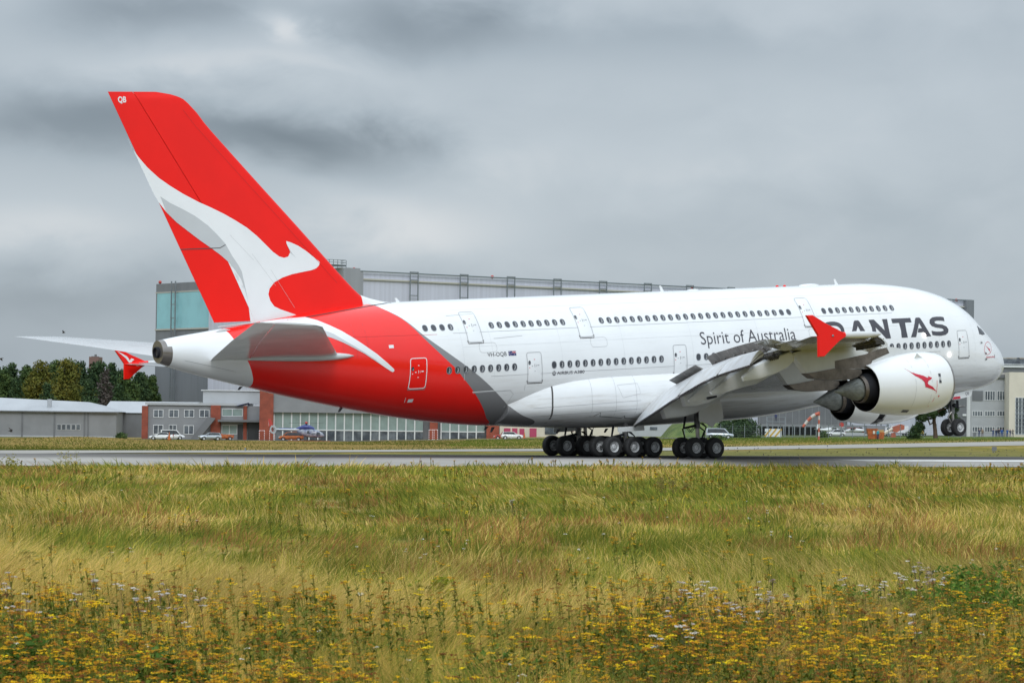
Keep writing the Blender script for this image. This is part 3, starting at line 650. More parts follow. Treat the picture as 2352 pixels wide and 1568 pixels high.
def deco_fin(mb):
    decal(mb, clip_hinge(ROO, -1), fin_y, 1, .012); 
    decal(mb, [(60.73, 14.4), (60.75, 14.55), (60.86, 14.76), (60.6, 14.35), (60.3, 14.05)], fin_y, 2, .02, .3)
    for x in (63.4, 61.9, 60.6): ribbon(mb, [(x+1.6, 15.6-(63.4-x)*.8), (x, 14.0-(63.4-x)*1.1)], .015, fin_y, 3, .016)
    ribbon(mb, [(63.6, 10.06), (62.3, 10.13), (60.28, 10.29), (57.26, 10.64), (55.0, 10.89), (53.4, 11.02)], .04, lambda x, z: np.maximum(fin_y(x, z), fy(x, z))+.01, 4, .02)
    LEs = np.linspace(12.4, 23.4, 12); ribbon(mb, [(fin_sec(z)[0]+.9, z) for z in LEs], .02, fin_y, 5, .012)
    # white dorsal fillet
def deco_rud(mb):
    decal(mb, clip_hinge(ROO, 1), fin_y, 1, .012); decal(mb, clip_hinge(GREY, 1), fin_y, 2, .02)
    letters(mb, 'QB', 72.36, 71.8, 23.85, .36, fin_y, 1, .016, thick=.03)
    ribbon(mb, [(68.46, 14.79), (65.75, 14.81), (65.35, 15.0)], .05, fin_y, 4, .024)
M_JR = mat('red_seam', (.45, .012, .012), .4)
fin_mats = [M_RED, M_WHITE, M_HATCH, M_LINE, M_DLINE, M_JR]
ZF = np.concatenate([[9.9, 10.2, 10.5, 10.9, 11.2, 11.5, 12.0], np.linspace(12.6, 23.8, 20), [24.05, 24.15, 24.25, 24.35, 24.45, 24.5]])
fin_body('tail_fin', lambda z: fin_sec(z)[0], lambda z: hinge_x(z)-.015, ZF, fin_mats, deco_fin)
fin_body('rudder', lambda z: hinge_x(z)+.03, lambda z: fin_sec(z)[1], [z for z in ZF if z > 9.95], fin_mats, deco_rud)
mb = MB(); rings = []       # dorsal fillet ahead of the fin
for t in np.linspace(0, 1, 14):
    x = 55.45-2.4*t; h = .62*(1-t)**1.8+.02; zb = 10.93+.08*min(1, t*2); w = .34*(1-t)+.04
    rings.append([A(x, w*s, zb-.25+(h+.25)*(1-abs(s)**1.6)) for s in np.linspace(-1, 1, 13)])
mb.loft(rings, 0, True, False); mb.build('dorsal_fillet', M_WHITE, PLANE, smooth=50)
mb = MB(); mb.tube([A(66.05, .05, 9.93), A(63.55, .42, 10.10)], .035, 0); mb.build('rudder_seal', M_LGREY, PLANE)

def panel(name, secs, c0, c1, m, parent=None, extra=None, skin=None):
    """lifting surface between two chord fractions. secs: (y, xLE, zLE, xTE, zTE, thickness)"""
    mb = MB(); rings = []; n = 13
    for i, (y, xl, zl, xt, zt2, th) in enumerate(secs):
        a = c0[i] if isinstance(c0, (list, tuple)) else c0; b = c1[i] if isinstance(c1, (list, tuple)) else c1
        cs = a+(b-a)*(1-np.cos(np.linspace(0, math.pi, n)))/2; up, lo = [], []
        for c in cs:
            h = .5*th*float(foil(c)); x = xl+(xt-xl)*c; z = zl+(zt2-zl)*c+.15*th*math.sin(math.pi*c); up.append(A(x, y, z+h)); lo.append(A(x, y, z-h*.85))
        rings.append(up+lo[::-1])
    mb.loft(rings, 0)
    if extra: extra(mb)
    return mb.build(name, m if isinstance(m, list) else [m], PLANE if parent is None else parent, smooth=35)
def mir(secs, s): return [(q[0]*s, *q[1:]) for q in secs]

# ---- tailplane
ST = [(1.0, 57.9, 7.60, 67.3, 7.84, 1.5), (2.4, 58.9, 7.86, 67.9, 8.05, 1.25), (8.5, 63.3, 8.78, 70.1, 9.02, .68), (14.6, 67.55, 9.56, 72.2, 9.9, .36), (15.18, 68.35, 9.68, 72.42, 9.97, .2)]
for s in (1, -1):
    st = panel('tailplane', mir(ST, s), 0, .70, M_LGREY); panel('elevator', mir(ST, s), .708, 1.0, M_LGREY)
    mb = MB(); rings = []
    for t in np.linspace(0, 1, 20):
        x = 57.85+8.0*t; r = .34*math.sin(math.pi*t**.6)+.01; yc = float(fy(x, 7.75))+.02; rings.append([A(x, s*(yc+r*.9*math.cos(a)), 7.74+.1*t+r*.75*math.sin(a)) for a in np.linspace(0, 2*math.pi, 13)[:-1]])
    mb.loft(rings, 0); mb.build('tailplane_fillet', M_LGREY, PLANE, smooth=50)
for x, y, z, L in ((66.0, .55, 9.72, .5), (65.1, 1.05, 9.05, .35)):
    mb = MB(); mb.tube([A(x+L, y, z-.08), A(x, y+.05, z), A(x-L, y+.02, z-.02)], [.02, .09, .02], 0, 8); mb.build('actuator_fairing', M_LGREY, PLANE, smooth=50)
# ---- wings
WS = [(2.4, 19.4, 3.95, 35.7, 3.5, 2.5), (3.6, 20.3, 4.1, 36.2, 3.75, 2.35), (7.2, 22.95, 4.95, 37.35, 4.55, 1.72), (14.5, 28.3, 6.1, 40.3, 5.8, 1.15), (21.4, 33.3, 6.7, 43.2, 6.45, .92), (28.2, 38.3, 7.1, 46.0, 6.93, .72), (36.0, 44.0, 7.35, 49.75, 7.42, .5), (39.3, 46.5, 7.6, 51.2, 7.76, .3)]
def wsec(y):
    Y = [q[0] for q in WS]; return tuple([y]+[float(np.interp(y, Y, [q[k] for q in WS])) for k in range(1, 6)])
def hx(y): return float(np.interp(y, [3.6, 7.2, 13.8, 21.4, 28.2], [33.9, 35.3, 37.95, 41.35, 44.65]))
def wtop(y, x):
    q = wsec(y); c = (x-q[1])/(q[3]-q[1]); return q[2]+(q[4]-q[2])*c+.5*q[5]*float(foil(c))+.15*q[5]*math.sin(math.pi*c)
def cfr(y, x): q = wsec(y); return (x-q[1])/(q[3]-q[1])
FTEx = lambda y: 37.0+.403*(y-4); FTEz = pchip([3.5, 9, 14, 21.4, 28.2], [2.15, 3.25, 4.25, 5.5, 6.2])
M_FLAP = mat('flap_paint', (.62, .64, .66), .30, coat=.2, vary=(.9, .25, (.48, .47, .45)))
M_SPOIL = mat('spoiler_underside', (.30, .29, .28), .5, vary=(1.1, .4)); M_RAW = mat('wing_cavity', (.10, .095, .09), .6, metal=.3, vary=(3, .6))
FTF = [(7.0, False, [(37.16, 3.39), (36.86, 2.62), (35.55, 2.66), (34.45, 2.85), (33.32, 3.24), (32.18, 3.75), (31.0, 4.2), (32.44, 4.7), (34.35, 4.4), (35.92, 3.82)]),
       (10.6, False, [(38.17, 4.12), (37.96, 3.46), (37.27, 3.44), (36.18, 3.58), (35.07, 4.0), (34.0, 4.5), (35.44, 5.1), (36.55, 4.68), (37.43, 4.37)]),
       (13.2, True, [(39.74, 3.94), (39.65, 3.81), (38.67, 3.86), (37.7, 4.06), (36.5, 4.45), (35.0, 5.1), (36.45, 5.5), (37.3, 5.39), (38.18, 4.97)]),
       (18.5, True, [(42.15, 4.51), (42.04, 4.33), (41.21, 4.36), (39.73, 4.66), (38.67, 4.80), (37.16, 5.36), (36.2, 6.0), (37.23, 6.3), (38.71, 6.1), (40.2, 5.59)]),
       (25.8, True, [(45.52, 5.44), (45.41, 5.21), (44.25, 5.30), (43.22, 5.52), (42.18, 5.87), (41.63, 6.24), (41.53, 6.6), (41.93, 6.85), (43.16, 6.55), (44.55, 6.05)])]
for s in (1, -1):
    ys = np.concatenate([np.linspace(2.4, 28.1, 25)]); secs = [wsec(y) for y in ys]
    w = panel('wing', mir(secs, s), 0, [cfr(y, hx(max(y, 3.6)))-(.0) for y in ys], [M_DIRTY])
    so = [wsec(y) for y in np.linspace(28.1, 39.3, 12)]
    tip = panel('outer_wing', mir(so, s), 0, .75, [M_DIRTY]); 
    for a, b, up in ((28.35, 32.0, .50), (32.05, 35.9, .16), (35.95, 39.0, .0)):
        sc = [wsec(y) for y in (a, (a+b)/2, b)]; sc = [(q[0], q[1], q[2], q[3], q[4], q[5]) for q in sc]
        mb = MB(); rings = []
        for q in sc:
            xh = q[1]+.757*(q[3]-q[1]); zh = q[2]+.757*(q[4]-q[2]); L = q[3]-xh+(.45 if up > .3 else .15); th = .5*q[5]*float(foil(.757)); r = []
            for k in np.linspace(0, 1, 6): r.append(A(xh+L*k, s*q[0], zh+(q[4]-zh)*k+up*k+th*(1-k)+.012))
            for k in np.linspace(1, 0, 6): r.append(A(xh+L*k, s*q[0], zh+(q[4]-zh)*k+up*k-th*(1-k)*.85-.012))
            rings.append(r)
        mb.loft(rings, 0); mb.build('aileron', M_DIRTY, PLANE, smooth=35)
    # flaps, extended and drooped
    for a, b in ((3.75, 13.86), (14.02, 21.86), (22.02, 28.15)):
        mb = MB(); rings = []
        for y in np.linspace(a, b, 9):
            f_ = .45+.6*min(1, max(0, (y-12)/14)); x0 = hx(y)+f_; z0 = wtop(y, hx(y))-.20-.06*f_; x1, z1 = FTEx(y), float(FTEz(y)); L = math.hypot(x1-x0, z1-z0); dx, dz = (x1-x0)/L, (z1-z0)/L; nx, nz = -dz, dx; r = []
            for k in np.linspace(0, 1, 9): h = .30*(1-k)**.8*min(1, (k+.02)*7)**.5+.012+.10*math.sin(math.pi*k); r.append(A(x0+(x1-x0)*k+nx*h, s*y, z0+(z1-z0)*k+nz*h))
            for k in np.linspace(1, 0, 9): h = -.16*(1-k)**.7*min(1, (k+.02)*7)**.5-.012+.06*math.sin(math.pi*k); r.append(A(x0+(x1-x0)*k+nx*h, s*y, z0+(z1-z0)*k+nz*h))
            rings.append(r)
        mb.loft(rings, 0); mb.tube([A(FTEx(y)-.10, s*y, float(FTEz(y))-.07) for y in np.linspace(a, b, 9)], .05, 1, 5)
        for y in (a+.02, b-.02): x0, z0 = hx(y)+.6, wtop(y, hx(y))-.2; mb.tube([A(x0, s*y, z0+.16), A((x0+FTEx(y))/2, s*y, (z0+float(FTEz(y)))/2+.2), A(FTEx(y), s*y, float(FTEz(y))+.02)], .035, 1, 5)
        fl = mb.build('flap', [M_FLAP, M_DLINE], PLANE, smooth=40)
        g = MB()
        for y in np.linspace(a+.6, b-.3, 14):   # brackets and ribs in the gap ahead of the flap
            x0 = hx(y); z0 = wtop(y, x0)-.32; g.box(A(x0+.05, s*y, z0-.1), (.55, .07, .22), 0, R=Matrix.Rotation(.5, 3, 'Y'))
        g.tube([A(hx(y)+.02, s*y, wtop(y, hx(y))-.45) for y in np.linspace(a, b, 5)], .06, 0, 6)
        g.tube([A(hx(y)-.15, s*y, wtop(y, hx(y))-.3) for y in np.linspace(a, b, 5)], .05, 0, 6); g.build('flap_mechanism', M_RAW, fl)
    # raised spoilers
    for grp, n, dx0, dz0, dx1, dz1 in (((6.6, 12.2), 2, 1.0, .34, .92, .42), ((13.9, 26.8), 6, .70, .64, .42, .62)):
        e = np.linspace(grp[0], grp[1], n+1)
        for a, b in zip(e, e[1:]):
            mb = MB(); R = []
            for y in (a+.04, b-.04):
                t = (y-grp[0])/(grp[1]-grp[0]); x0 = hx(y)-.08; z0 = wtop(y, hx(y))+.03; dx, dz = dx0+(dx1-dx0)*t, dz0+(dz1-dz0)*t; L = math.hypot(dx, dz); nx, nz = -dz/L*.035, dx/L*.035
                R.append([A(x0+nx, s*y, z0+nz), A(x0+dx+nx*.3, s*y, z0+dz+nz*.3), A(x0+dx-nx*.3, s*y, z0+dz-nz*.3), A(x0-nx*3, s*y, z0-nz*3)])
            mb.loft(R, 0); sp_ = mb.build('spoiler', M_SPOIL, PLANE)
            k = MB(); y = (a+b)/2; k.tube([A(hx(y)-.1, s*y, wtop(y, hx(y))-.15), A(hx(y)+.3, s*y, wtop(y, hx(y))+.2)], .05, 0, 6); k.build('actuator', M_METAL, sp_)
    # leading-edge slats, drooped ahead of the wing
    for a, b in ((4.6, 9.4), (9.5, 13.6), (16.0, 20.3), (20.4, 24.6), (26.9, 32.2), (32.3, 37.6)):
        mb = MB(); rings = []
        for y in np.linspace(a, b, 7):
            q = wsec(y); L = min(1.6, .13*(q[3]-q[1])+.25); T_ = max(.34, q[5]*.42)
            out = [(1.0, .62), (.7, .66), (.4, .56), (.15, .33), (0, 0), (.06, -.3), (.22, -.52), (.5, -.66), (.62, -.68)]; inn = [(.62, -.62), (.36, -.40), (.24, -.1), (.3, .18), (.55, .44), (1.0, .58)]
            ca, sa = math.cos(.42), math.sin(.42); r = []
            for u, v in out+inn: X, Z = u*L-.95*L*1.0, v*T_; r.append(A(q[1]+X*ca+Z*sa*-.0-.05, s*y, q[2]+Z-.36+X*sa*.9+.30*L))
            rings.append(r)
        mb.loft(rings, 0); sl = mb.build('slat', M_LGREY, PLANE, smooth=35)
        for y in np.linspace(a+.1, b-.1, 9):
            g = MB(); q = wsec(y); L = min(1.6, .13*(q[3]-q[1])+.25)
            g.box(A(q[1]-.28*L, s*y, q[2]-.20), (.62*L, .10, .30), 0); g.tube([A(q[1]+.3, s*y, q[2]-.05), A(q[1]-.5*L, s*y, q[2]-.33)], .07, 0, 6); g.build('slat_track', M_RAW, sl)
    # tip fence and tip pod
    WF = [[(52.0, 8.92), (51.55, 8.92), (50.6, 8.42), (49.75, 8.05), (49.2, 7.78), (49.2, 7.66), (49.7, 7.42), (50.3, 7.0), (50.85, 6.6), (51.24, 6.6), (51.22, 7.3), (51.19, 7.76)]]
    mb = MB(); n = len(WF[0]); cz = 7.72
    mb.loft([[A(50.5+(x-50.5)*k, s*(39.55+o), cz+(z-cz)*k) for x, z in WF[0]] for o, k in ((-.09, .97), (-.05, 1), (.05, 1), (.09, .97))], 0)
    mb.lathe(A(51.2, s*39.45, 7.72), (1, 0, .01), [(0, .03), (.6, .12), (2.0, .17)], 0, 12, True)
    if s > 0: mb.ball(A(50.2, 39.68, 7.73), (.08, .03, .06), 1, 8, 5)
    R2 = [(-x_, z_) for x_, z_ in []]
    wfx = [(51.75, 8.72), (51.3, 8.5), (50.95, 8.3), (50.8, 8.12), (50.75, 7.98), (50.6, 8.14), (50.45, 8.1), (50.35, 8.02), (50.55, 7.92), (50.6, 7.78), (50.2, 7.62), (49.95, 7.5), (50.35, 7.62), (50.72, 7.72), (50.86, 7.9), (51.05, 8.16)]
    decal(mb, wfx, (lambda x, z: np.zeros_like(np.asarray(x, float))+39.55-.06), 2, -.05, .3, s) if s < 0 else None
    mb.build('wing_tip_fence', [M_RED, M_RIM, M_WHITE], PLANE, smooth=35)
    mb = MB(); mb.lathe(A(49.25, s*39.42, 7.73), (1, 0, -.02), [(0, .16), (.9, .20), (1.8, .19), (2.4, .14), (2.75, .05), (2.8, .01)], 0, 14); mb.build('tip_pod', M_LGREY, PLANE, smooth=50)
    # flap track fairings
    for y, tip, poly in FTF:
        mb = MB(); cx = sum(p[0] for p in poly)/len(poly); cz = sum(p[1] for p in poly)/len(poly); rings = []
        for o, k in ((-1, .90), (-.8, .98), (0, 1), (.8, .98), (1, .90)):
            rings.append([A(cx+(x-cx)*k, s*(y+o*(.10 if tip else .26)+o*(.30 if tip else .12)*min(1, max(0, (poly[0][0]-x)/1.6))), cz+(z-cz)*k-(.30 if (abs(o) == 1 and i_ == len(poly)-1) else 0)) for i_, (x, z) in enumerate(poly)])
        mb.loft(rings, 0); mb.build('flap_track_fairing', M_FAIR, PLANE, smooth=30)
    if s > 0: mb = MB(); mb.tube([A(41.6, 18.5, 4.2), A(42.3, 18.45, 4.12)], [.07, .09], 0, 8); mb.build('fuel_jettison_pipe', M_DARK, PLANE)

# ---- engines
def engine(s, y0, ox, oz, inner):
    y = s*y0; base = A(29.72+ox, y, 4.50+oz); ax = (-1, 0, -.03)
    mb = MB()
    if not inner:
        mb.lathe(base, ax, [(.34, 1.74), (.7, 1.83), (1.5, 1.93), (2.4, 1.94), (3.4, 1.88), (4.4, 1.75), (5.3, 1.58), (6.1, 1.43), (6.1, 1.405)], 0, 56)
    else:
        mb.lathe(base, ax, [(.34, 1.74), (.7, 1.83), (1.5, 1.93), (2.4, 1.94), (3.55, 1.87), (3.55, 1.78)], 0, 56); mb.lathe(base, ax, [(4.15, 1.74), (4.15, 1.80), (4.8, 1.70), (5.5, 1.55), (6.15, 1.43), (6.15, 1.405)], 0, 56)
    mb.lathe(base, ax, [(.34, 1.74), (.2, 1.69), (.08, 1.62), (.0, 1.53), (.04, 1.46), (.2, 1.41)], 1, 56)
    mb.lathe(base, ax, [(.2, 1.41), (.7, 1.38), (1.25, 1.43)], 2, 48)
    mb.lathe(base, ax, [(6.1, 1.405), (5.6, 1.40), (4.9, 1.38), (4.3, 1.30), (4.1, .98)], 3, 48)
    if inner: mb.lathe(base, ax, [(3.53, 1.78), (3.8, 1.70), (4.16, 1.74)], 3, 48)
    zc = lambda x: 4.50+oz-.03*(x-29.72-ox)
    rr_ = pchip([0, .34, .7, 1.5, 2.4, 3.4, 4.4, 5.3, 6.1], [1.53, 1.74, 1.83, 1.93, 1.94, 1.88, 1.75, 1.58, 1.43])
    sf = lambda x, z: y0+np.sqrt(np.maximum(0, rr_(np.asarray(x)-29.72-ox)**2-(np.asarray(z)-zc(np.asarray(x)))**2))
    if s > 0 and not inner:
        decal(mb, KANG, sf, 4, .014, .2); decal(mb, [(31.42, 4.42), (31.22, 4.42), (31.22, 5.0), (31.42, 5.0)], sf, 5, .014, .15)
        letters(mb, 'R', 31.39, 31.25, 4.6, .22, sf, 0, .02, thick=.02)
        ribbon(mb, [(31.6, 4.6), (31.62, 3.9), (31.7, 3.4), (31.9, 3.0)], .03, sf, 4, .012); decal(mb, [(31.35+.05*math.cos(t), 3.62+.06*math.sin(t)) for t in np.linspace(0, 6.28, 11)[:-1]], sf, 4, .014)
    if s > 0:
        for x in (32.0+ox, 33.25+ox): ribbon(mb, [(x, 4.5+oz+1.55*math.cos(t)) for t in np.linspace(.2, 2.8, 9)], .02, sf, 6, .01)
        decal(mb, [(33.7+ox, 2.76+oz), (33.2+ox, 2.72+oz), (33.2+ox, 2.86+oz), (33.7+ox, 2.9+oz)], sf, 5, .014)
    na = mb.build('engine_nacelle', [M_WHITE, M_METAL, M_LGREY, M_DARK, M_REDTXT, M_DKTXT, M_LINE], PLANE, smooth=35)
    mb = MB(); n = 24        # fan
    for k in range(n):
        t = 2*math.pi*k/n; R = [Vector(base)+Vector(ax).normalized()*(1.15+.2*q)+Vector((0, math.cos(t+a)*r, math.sin(t+a)*r)) for q, a, r in ((0, 0, .3), (1, .16, .3), (1, .24, 1.37), (0, .02, 1.37))]; mb.add(R, [(0, 1, 2, 3)])
    mb.lathe(base, ax, [(.55, .02), (.8, .2), (1.2, .34), (1.4, .36)], 0, 20); mb.build('engine_fan', M_GEAR, na, smooth=35)
    mb = MB(); mb.lathe(base, ax, [(4.1, .98), (5.2, 1.0), (6.0, .93), (6.28, .885)], 1, 36); mb.lathe(base, ax, [(6.44, .86), (6.68, .82), (6.68, .79), (6.3, .74)], 0, 36); mb.lathe(base, ax, [(6.28, .885), (6.44, .86)], 1, 36); mb.lathe(base, ax, [(6.3, .74), (6.25, .60)], 1, 36); mb.build('core_cowl', [M_BURNT, M_DARK], na, smooth=35)
    mb = MB(); mb.lathe(base, ax, [(6.2, .66), (6.75, .70), (7.05, .62), (7.75, .33), (8.3, .12), (8.5, .045), (8.52, .01)], 0, 36)
    for k in range(18):
        t = 2*math.pi*k/18; v = Vector((0, math.cos(t), math.sin(t))); B = Vector(base); a_ = Vector(ax).normalized(); mb.tube([B+a_*6.95+v*.66, B+a_*7.9+v*.28], .012, 1, 4)
    mb.build('exhaust_cone', [M_CONE, M_GEAR], na, smooth=35)
    # strake and pylon
    def slab(poly, hw, m, name, parent, tap=1.0):
        mb = MB(); mb.loft([[A(x+ox, y+d*hw, z+oz) for x, z in poly] for d in (-1, 1)], 0); return mb.build(name, m, parent, smooth=20)
    top = 7.35
    py = slab([(31.2, 5.9), (31.7, 6.38), (33.4, 6.72), (35.2, 6.95), (36.6, 7.15 if not inner else 7.3), (39.5, 7.05), (41.6, 6.72), (40.55, 5.46), (38.32, 5.60), (38.3, 5.62), (35.5, 5.5)], .27, M_LGREY, 'pylon', PLANE)
    slab([(38.32, 6.10), (35.75, 6.42), (35.1, 6.75), (34.1, 6.73), (33.9, 6.4), (35.3, 6.0), (35.6, 5.55), (38.34, 5.60)], .285, M_BURNT, 'pylon_heat_panel', py)
    slab([(40.53, 5.44), (38.34, 5.66), (36.3, 5.50), (36.25, 5.28), (36.6, 5.05), (37.1, 4.93), (38.6, 4.93), (40.05, 5.13)], .34, M_BURNT, 'pylon_aft_fairing', py)
    mb = MB(); mb.loft([[A(32.6+ox, y+s*.95, 5.9+oz), A(31.9+ox, y+s*1.05, 5.98+oz), A(32.6+ox, y+s*1.3, 6.3+oz)], [A(32.6+ox, y+s*.99, 5.9+oz), A(31.9+ox, y+s*1.09, 5.98+oz), A(32.6+ox, y+s*1.34, 6.3+oz)]], 0); mb.build('nacelle_strake', M_WHITE, na)
KANG = [(33.87, 5.47), (33.41, 5.15), (32.98, 5.02), (32.63, 4.92), (32.38, 4.80), (32.28, 4.78), (32.30, 4.89), (31.98, 4.77), (32.1, 4.67), (32.3, 4.59), (32.38, 4.46), (32.3, 4.36), (31.97, 4.22), (31.61, 3.91), (31.98, 4.06), (32.33, 4.17), (32.56, 4.24), (32.62, 4.53), (32.80, 4.71), (33.25, 4.95)]
for s in (1, -1):
    engine(s, 25.7, 0, 0, False); engine(s, 14.8, -7.6, -.9, True)

# ---- landing gear
def wheel_meshes(R, hw, name):
    mb = MB(); k = R/.69
    prof = [(-hw, .36*k), (-hw*1.02, .52*k), (-hw*.97, .62*k), (-hw*.78, .672*k), (-hw*.45, R), (-hw*.42, R-.012), (-hw*.38, R), (-hw*.03, R), (0, R-.012), (hw*.03, R), (hw*.38, R), (hw*.42, R-.012), (hw*.45, R), (hw*.78, .672*k), (hw*.97, .62*k), (hw*1.02, .52*k), (hw, .36*k)]
    mb.lathe((0, 0, 0), (0, 1, 0), prof, 0, 40); t = mb.build('wheel', M_TYRE, None, smooth=40); tm = t.data; bpy.data.objects.remove(t)
    mb = MB()
    for s in (1, -1):
        mb.lathe((0, 0, 0), (0, s, 0), [(hw, .36*k), (hw*.96, .345*k), (hw*.72, .33*k), (hw*.6, .27*k), (hw*.62, .16*k), (hw*.82, .14*k), (hw*.86, .10*k), (hw*.86, .01)], 0, 28)
        for j in range(14):
            a = 2*math.pi*j/14; c = (math.cos(a)*.235*k, s*hw*.63, math.sin(a)*.235*k); mb.lathe(c, (0, s, 0), [(0, .032*k), (.01, .03*k), (.01, .001)], 1, 8)
    r = mb.build('rim', [M_HUB, M_DARK], None, smooth=35); rm = r.data; bpy.data.objects.remove(r)
    return tm, rm
MAIN = wheel_meshes(.69, .25, 'main'); NOSE = wheel_meshes(.635, .21, 'nose')
def wheel(loc, meshes):
    w = bpy.data.objects.new('wheel', meshes[0]); link(w, PLANE); w.location = loc; r = bpy.data.objects.new('rim', meshes[1]); link(r, w)
def strut_part(name, parts, parent=PLANE, m=None):
    mb = MB()
    for pts, r, k in parts: mb.tube(pts, r, k, 8)
    return mb.build(name, m or [M_GEAR, M_METAL, M_DARK], parent, smooth=45)
def bogie(xs, y, offs, hy, top):
    P = [(xs+d, yy) for d in offs for yy in (y-hy, y+hy)]
    for x, yy in P: wheel(tuple(w2l((36.85-x, -yy, .085+.685))), MAIN)
    c = Vector(w2l((36.85-xs, -y, .085+.70))); T0 = Vector(A(*top)); up = (T0-c)
    parts = [([T0, c+up*.42], .20, 0), ([c+up*.45, c], .13, 1)]
    f, b = Vector(w2l((36.85-xs-max(offs), -y, .77))), Vector(w2l((36.85-xs+max(offs), -y, .77))); parts += [([f, b], .13, 0)]
    for d in offs: parts.append(([Vector(w2l((36.85-xs-d, -(y-hy), .77))), Vector(w2l((36.85-xs-d, -(y+hy), .77)))], .08, 0))
    g = strut_part('gear_strut', parts)
    # torque links, braces, hoses
    mid = c+up*.45
    strut_part('drag_brace', [([mid+Vector((-.1, 0, .1)), mid+Vector((-1.15, 0, -.02)), Vector((mid.x-.95, mid.y, min(T0.z, mid.z+.75)))], .09, 2), ([mid+Vector((-1.25, 0, -.05)), c+Vector((-1.0, 0, .45)), c+Vector((-.25, 0, .3))], .05, 2)], g)
    strut_part('torque_link', [([mid+Vector((.15, 0, 0)), mid+Vector((.6, 0, -.3)), c+Vector((.12, 0, .15))], .06, 2)], g)
    hs = []
    for k in range(5):
        o = -.3+.15*k; hs.append(([mid+Vector((.25+.05*k, o, .25)), mid+Vector((.55+.1*k, o, -.05)), mid+Vector((.35+.13*k, o, -.35)), c+Vector((.3+.1*k, o, .3))], .025, 2))
    for k in range(2): hs.append(([mid+Vector((-.2, .2*k, -.05)), mid+Vector((-.5, .2*k, -.32)), mid+Vector((-.75, .2*k, -.05))], .025, 2))
    for h in hs: strut_part('hydraulic_hose', [h], g)
for s in (1, -1):
    bogie(36.833, s*2.63, (-1.7, 0, 1.7), .765, (36.75, s*2.63, 2.4))
    bogie(33.56, s*6.23, (-.85, .85), .675, (33.5, s*6.25, 3.6))
    mb = MB(); d = [(34.15, 3.6), (34.1, 2.35), (33.4, 2.1), (32.95, 1.85), (32.75, 2.12), (32.25, 2.2), (32.05, 2.45), (32.1, 2.72), (32.2, 3.2), (32.5, 3.9)]
    mb.loft([[A(x, s*(7.25+o+.1*(z-2.8)), z) for x, z in d] for o in (-.03, .03)], 0); mb.build('gear_door', M_LGREY, PLANE)
    mb = MB(); mb.box(A(37.0, s*3.6, 2.0), (2.2, .04, .32), 0); mb.build('gear_door', M_LGREY, PLANE)
for s in (1, -1): wheel(A(4.85, s*.55, .36), NOSE)
nx = 4.88; g = strut_part('gear_strut', [([A(nx, 0, 3.0), A(nx, 0, 1.35)], .17, 0), ([A(nx, 0, 1.5), A(4.85, 0, .36)], .10, 1), ([A(4.85, -.55, .36), A(4.85, .55, .36)], .07, 0)])
strut_part('torque_link', [([A(nx+.15, .05, 1.5), A(nx+.5, .05, 1.15), A(nx+.1, .05, .5)], .06, 1), ([A(nx+.1, 0, 2.1), A(nx+.4, 0, 1.45)], .07, 0)], g)
strut_part('steering_unit', [([A(nx, -.4, 1.95), A(nx, .4, 1.95)], .14, 2), ([A(nx, .25, 1.88), A(nx-1.0, .25, 1.86)], .07, 1), ([A(nx-.25, .3, 2.3), A(nx-.25, .3, 1.7)], .09, 2), ([A(nx+.3, .1, 2.7), A(nx+.25, .1, 1.6)], .05, 2), ([A(nx-.3, -.1, 2.8), A(nx-.1, -.1, 1.9)], .07, 0)], g)
for s in (1, -1):
    mb = MB(); d = [(5.5, 2.83), (5.78, 2.40), (4.9, 2.44), (3.93, 2.58), (3.72, 3.08)]
    mb.loft([[A(x, s*(1.0+o), z) for x, z in d] for o in (-.025, .025)], 0); flat = lambda x, z: np.zeros_like(np.asarray(x, float))+1.03
    if s > 0:
        decal(mb, [(5.76, 2.42), (4.98, 2.45), (5.02, 2.62), (5.64, 2.6)], flat, 1, .004); letters(mb, 'QB', 4.5, 4.14, 2.68, .22, flat, 2, .006)
    mb.build('nose_gear_door', [M_WHITE, M_REDTXT, M_DKTXT], PLANE)

# ---- aerials and beacons
for x, h in ((52.63, .28), (31.06, .42), (15.42, .42)):
    mb = MB(); mb.loft([[A(x+dx*k+(.15 if i else -.05), d*.04*(1-.5*i), 11.02+h*i) for dx, d in ((.16, 0), (0, 1), (-.14, 0), (0, -1))] for i, k in ((0, 1), (1, .55))], 0); mb.build('blade_aerial', M_WHITE, PLANE, smooth=30)
for x, L, h in ((17.97, .9, .14), (28.4, .45, .08)):
    mb = MB(); mb.ball(A(x, 0, 11.05), (L, .4, h), 0, 16, 8); mb.build('antenna_dome', M_WHITE, PLANE, smooth=60)
for x in (20.87, 20.2): mb = MB(); mb.ball(A(x, 0, 11.09), (.12, .1, .08), 0); mb.build('beacon', M_RED, PLANE, smooth=60)
for x, z, h in ((57.3, 4.4, .2), (45.6, 2.55, .28), (46.1, 2.6, .15), (40.3, 2.12, .25), (36.3, 1.95, .22), (64.6, 6.1, .15)):
    mb = MB(); mb.loft([[A(x+dx*k+.2*i, d*.05, z+.05-(h+.05)*i) for dx, d in ((.14, 0), (0, 1), (-.14, 0), (0, -1))] for i, k in ((0, 1), (1, .6))], 0); mb.build('drain_mast', M_DKTXT, PLANE)
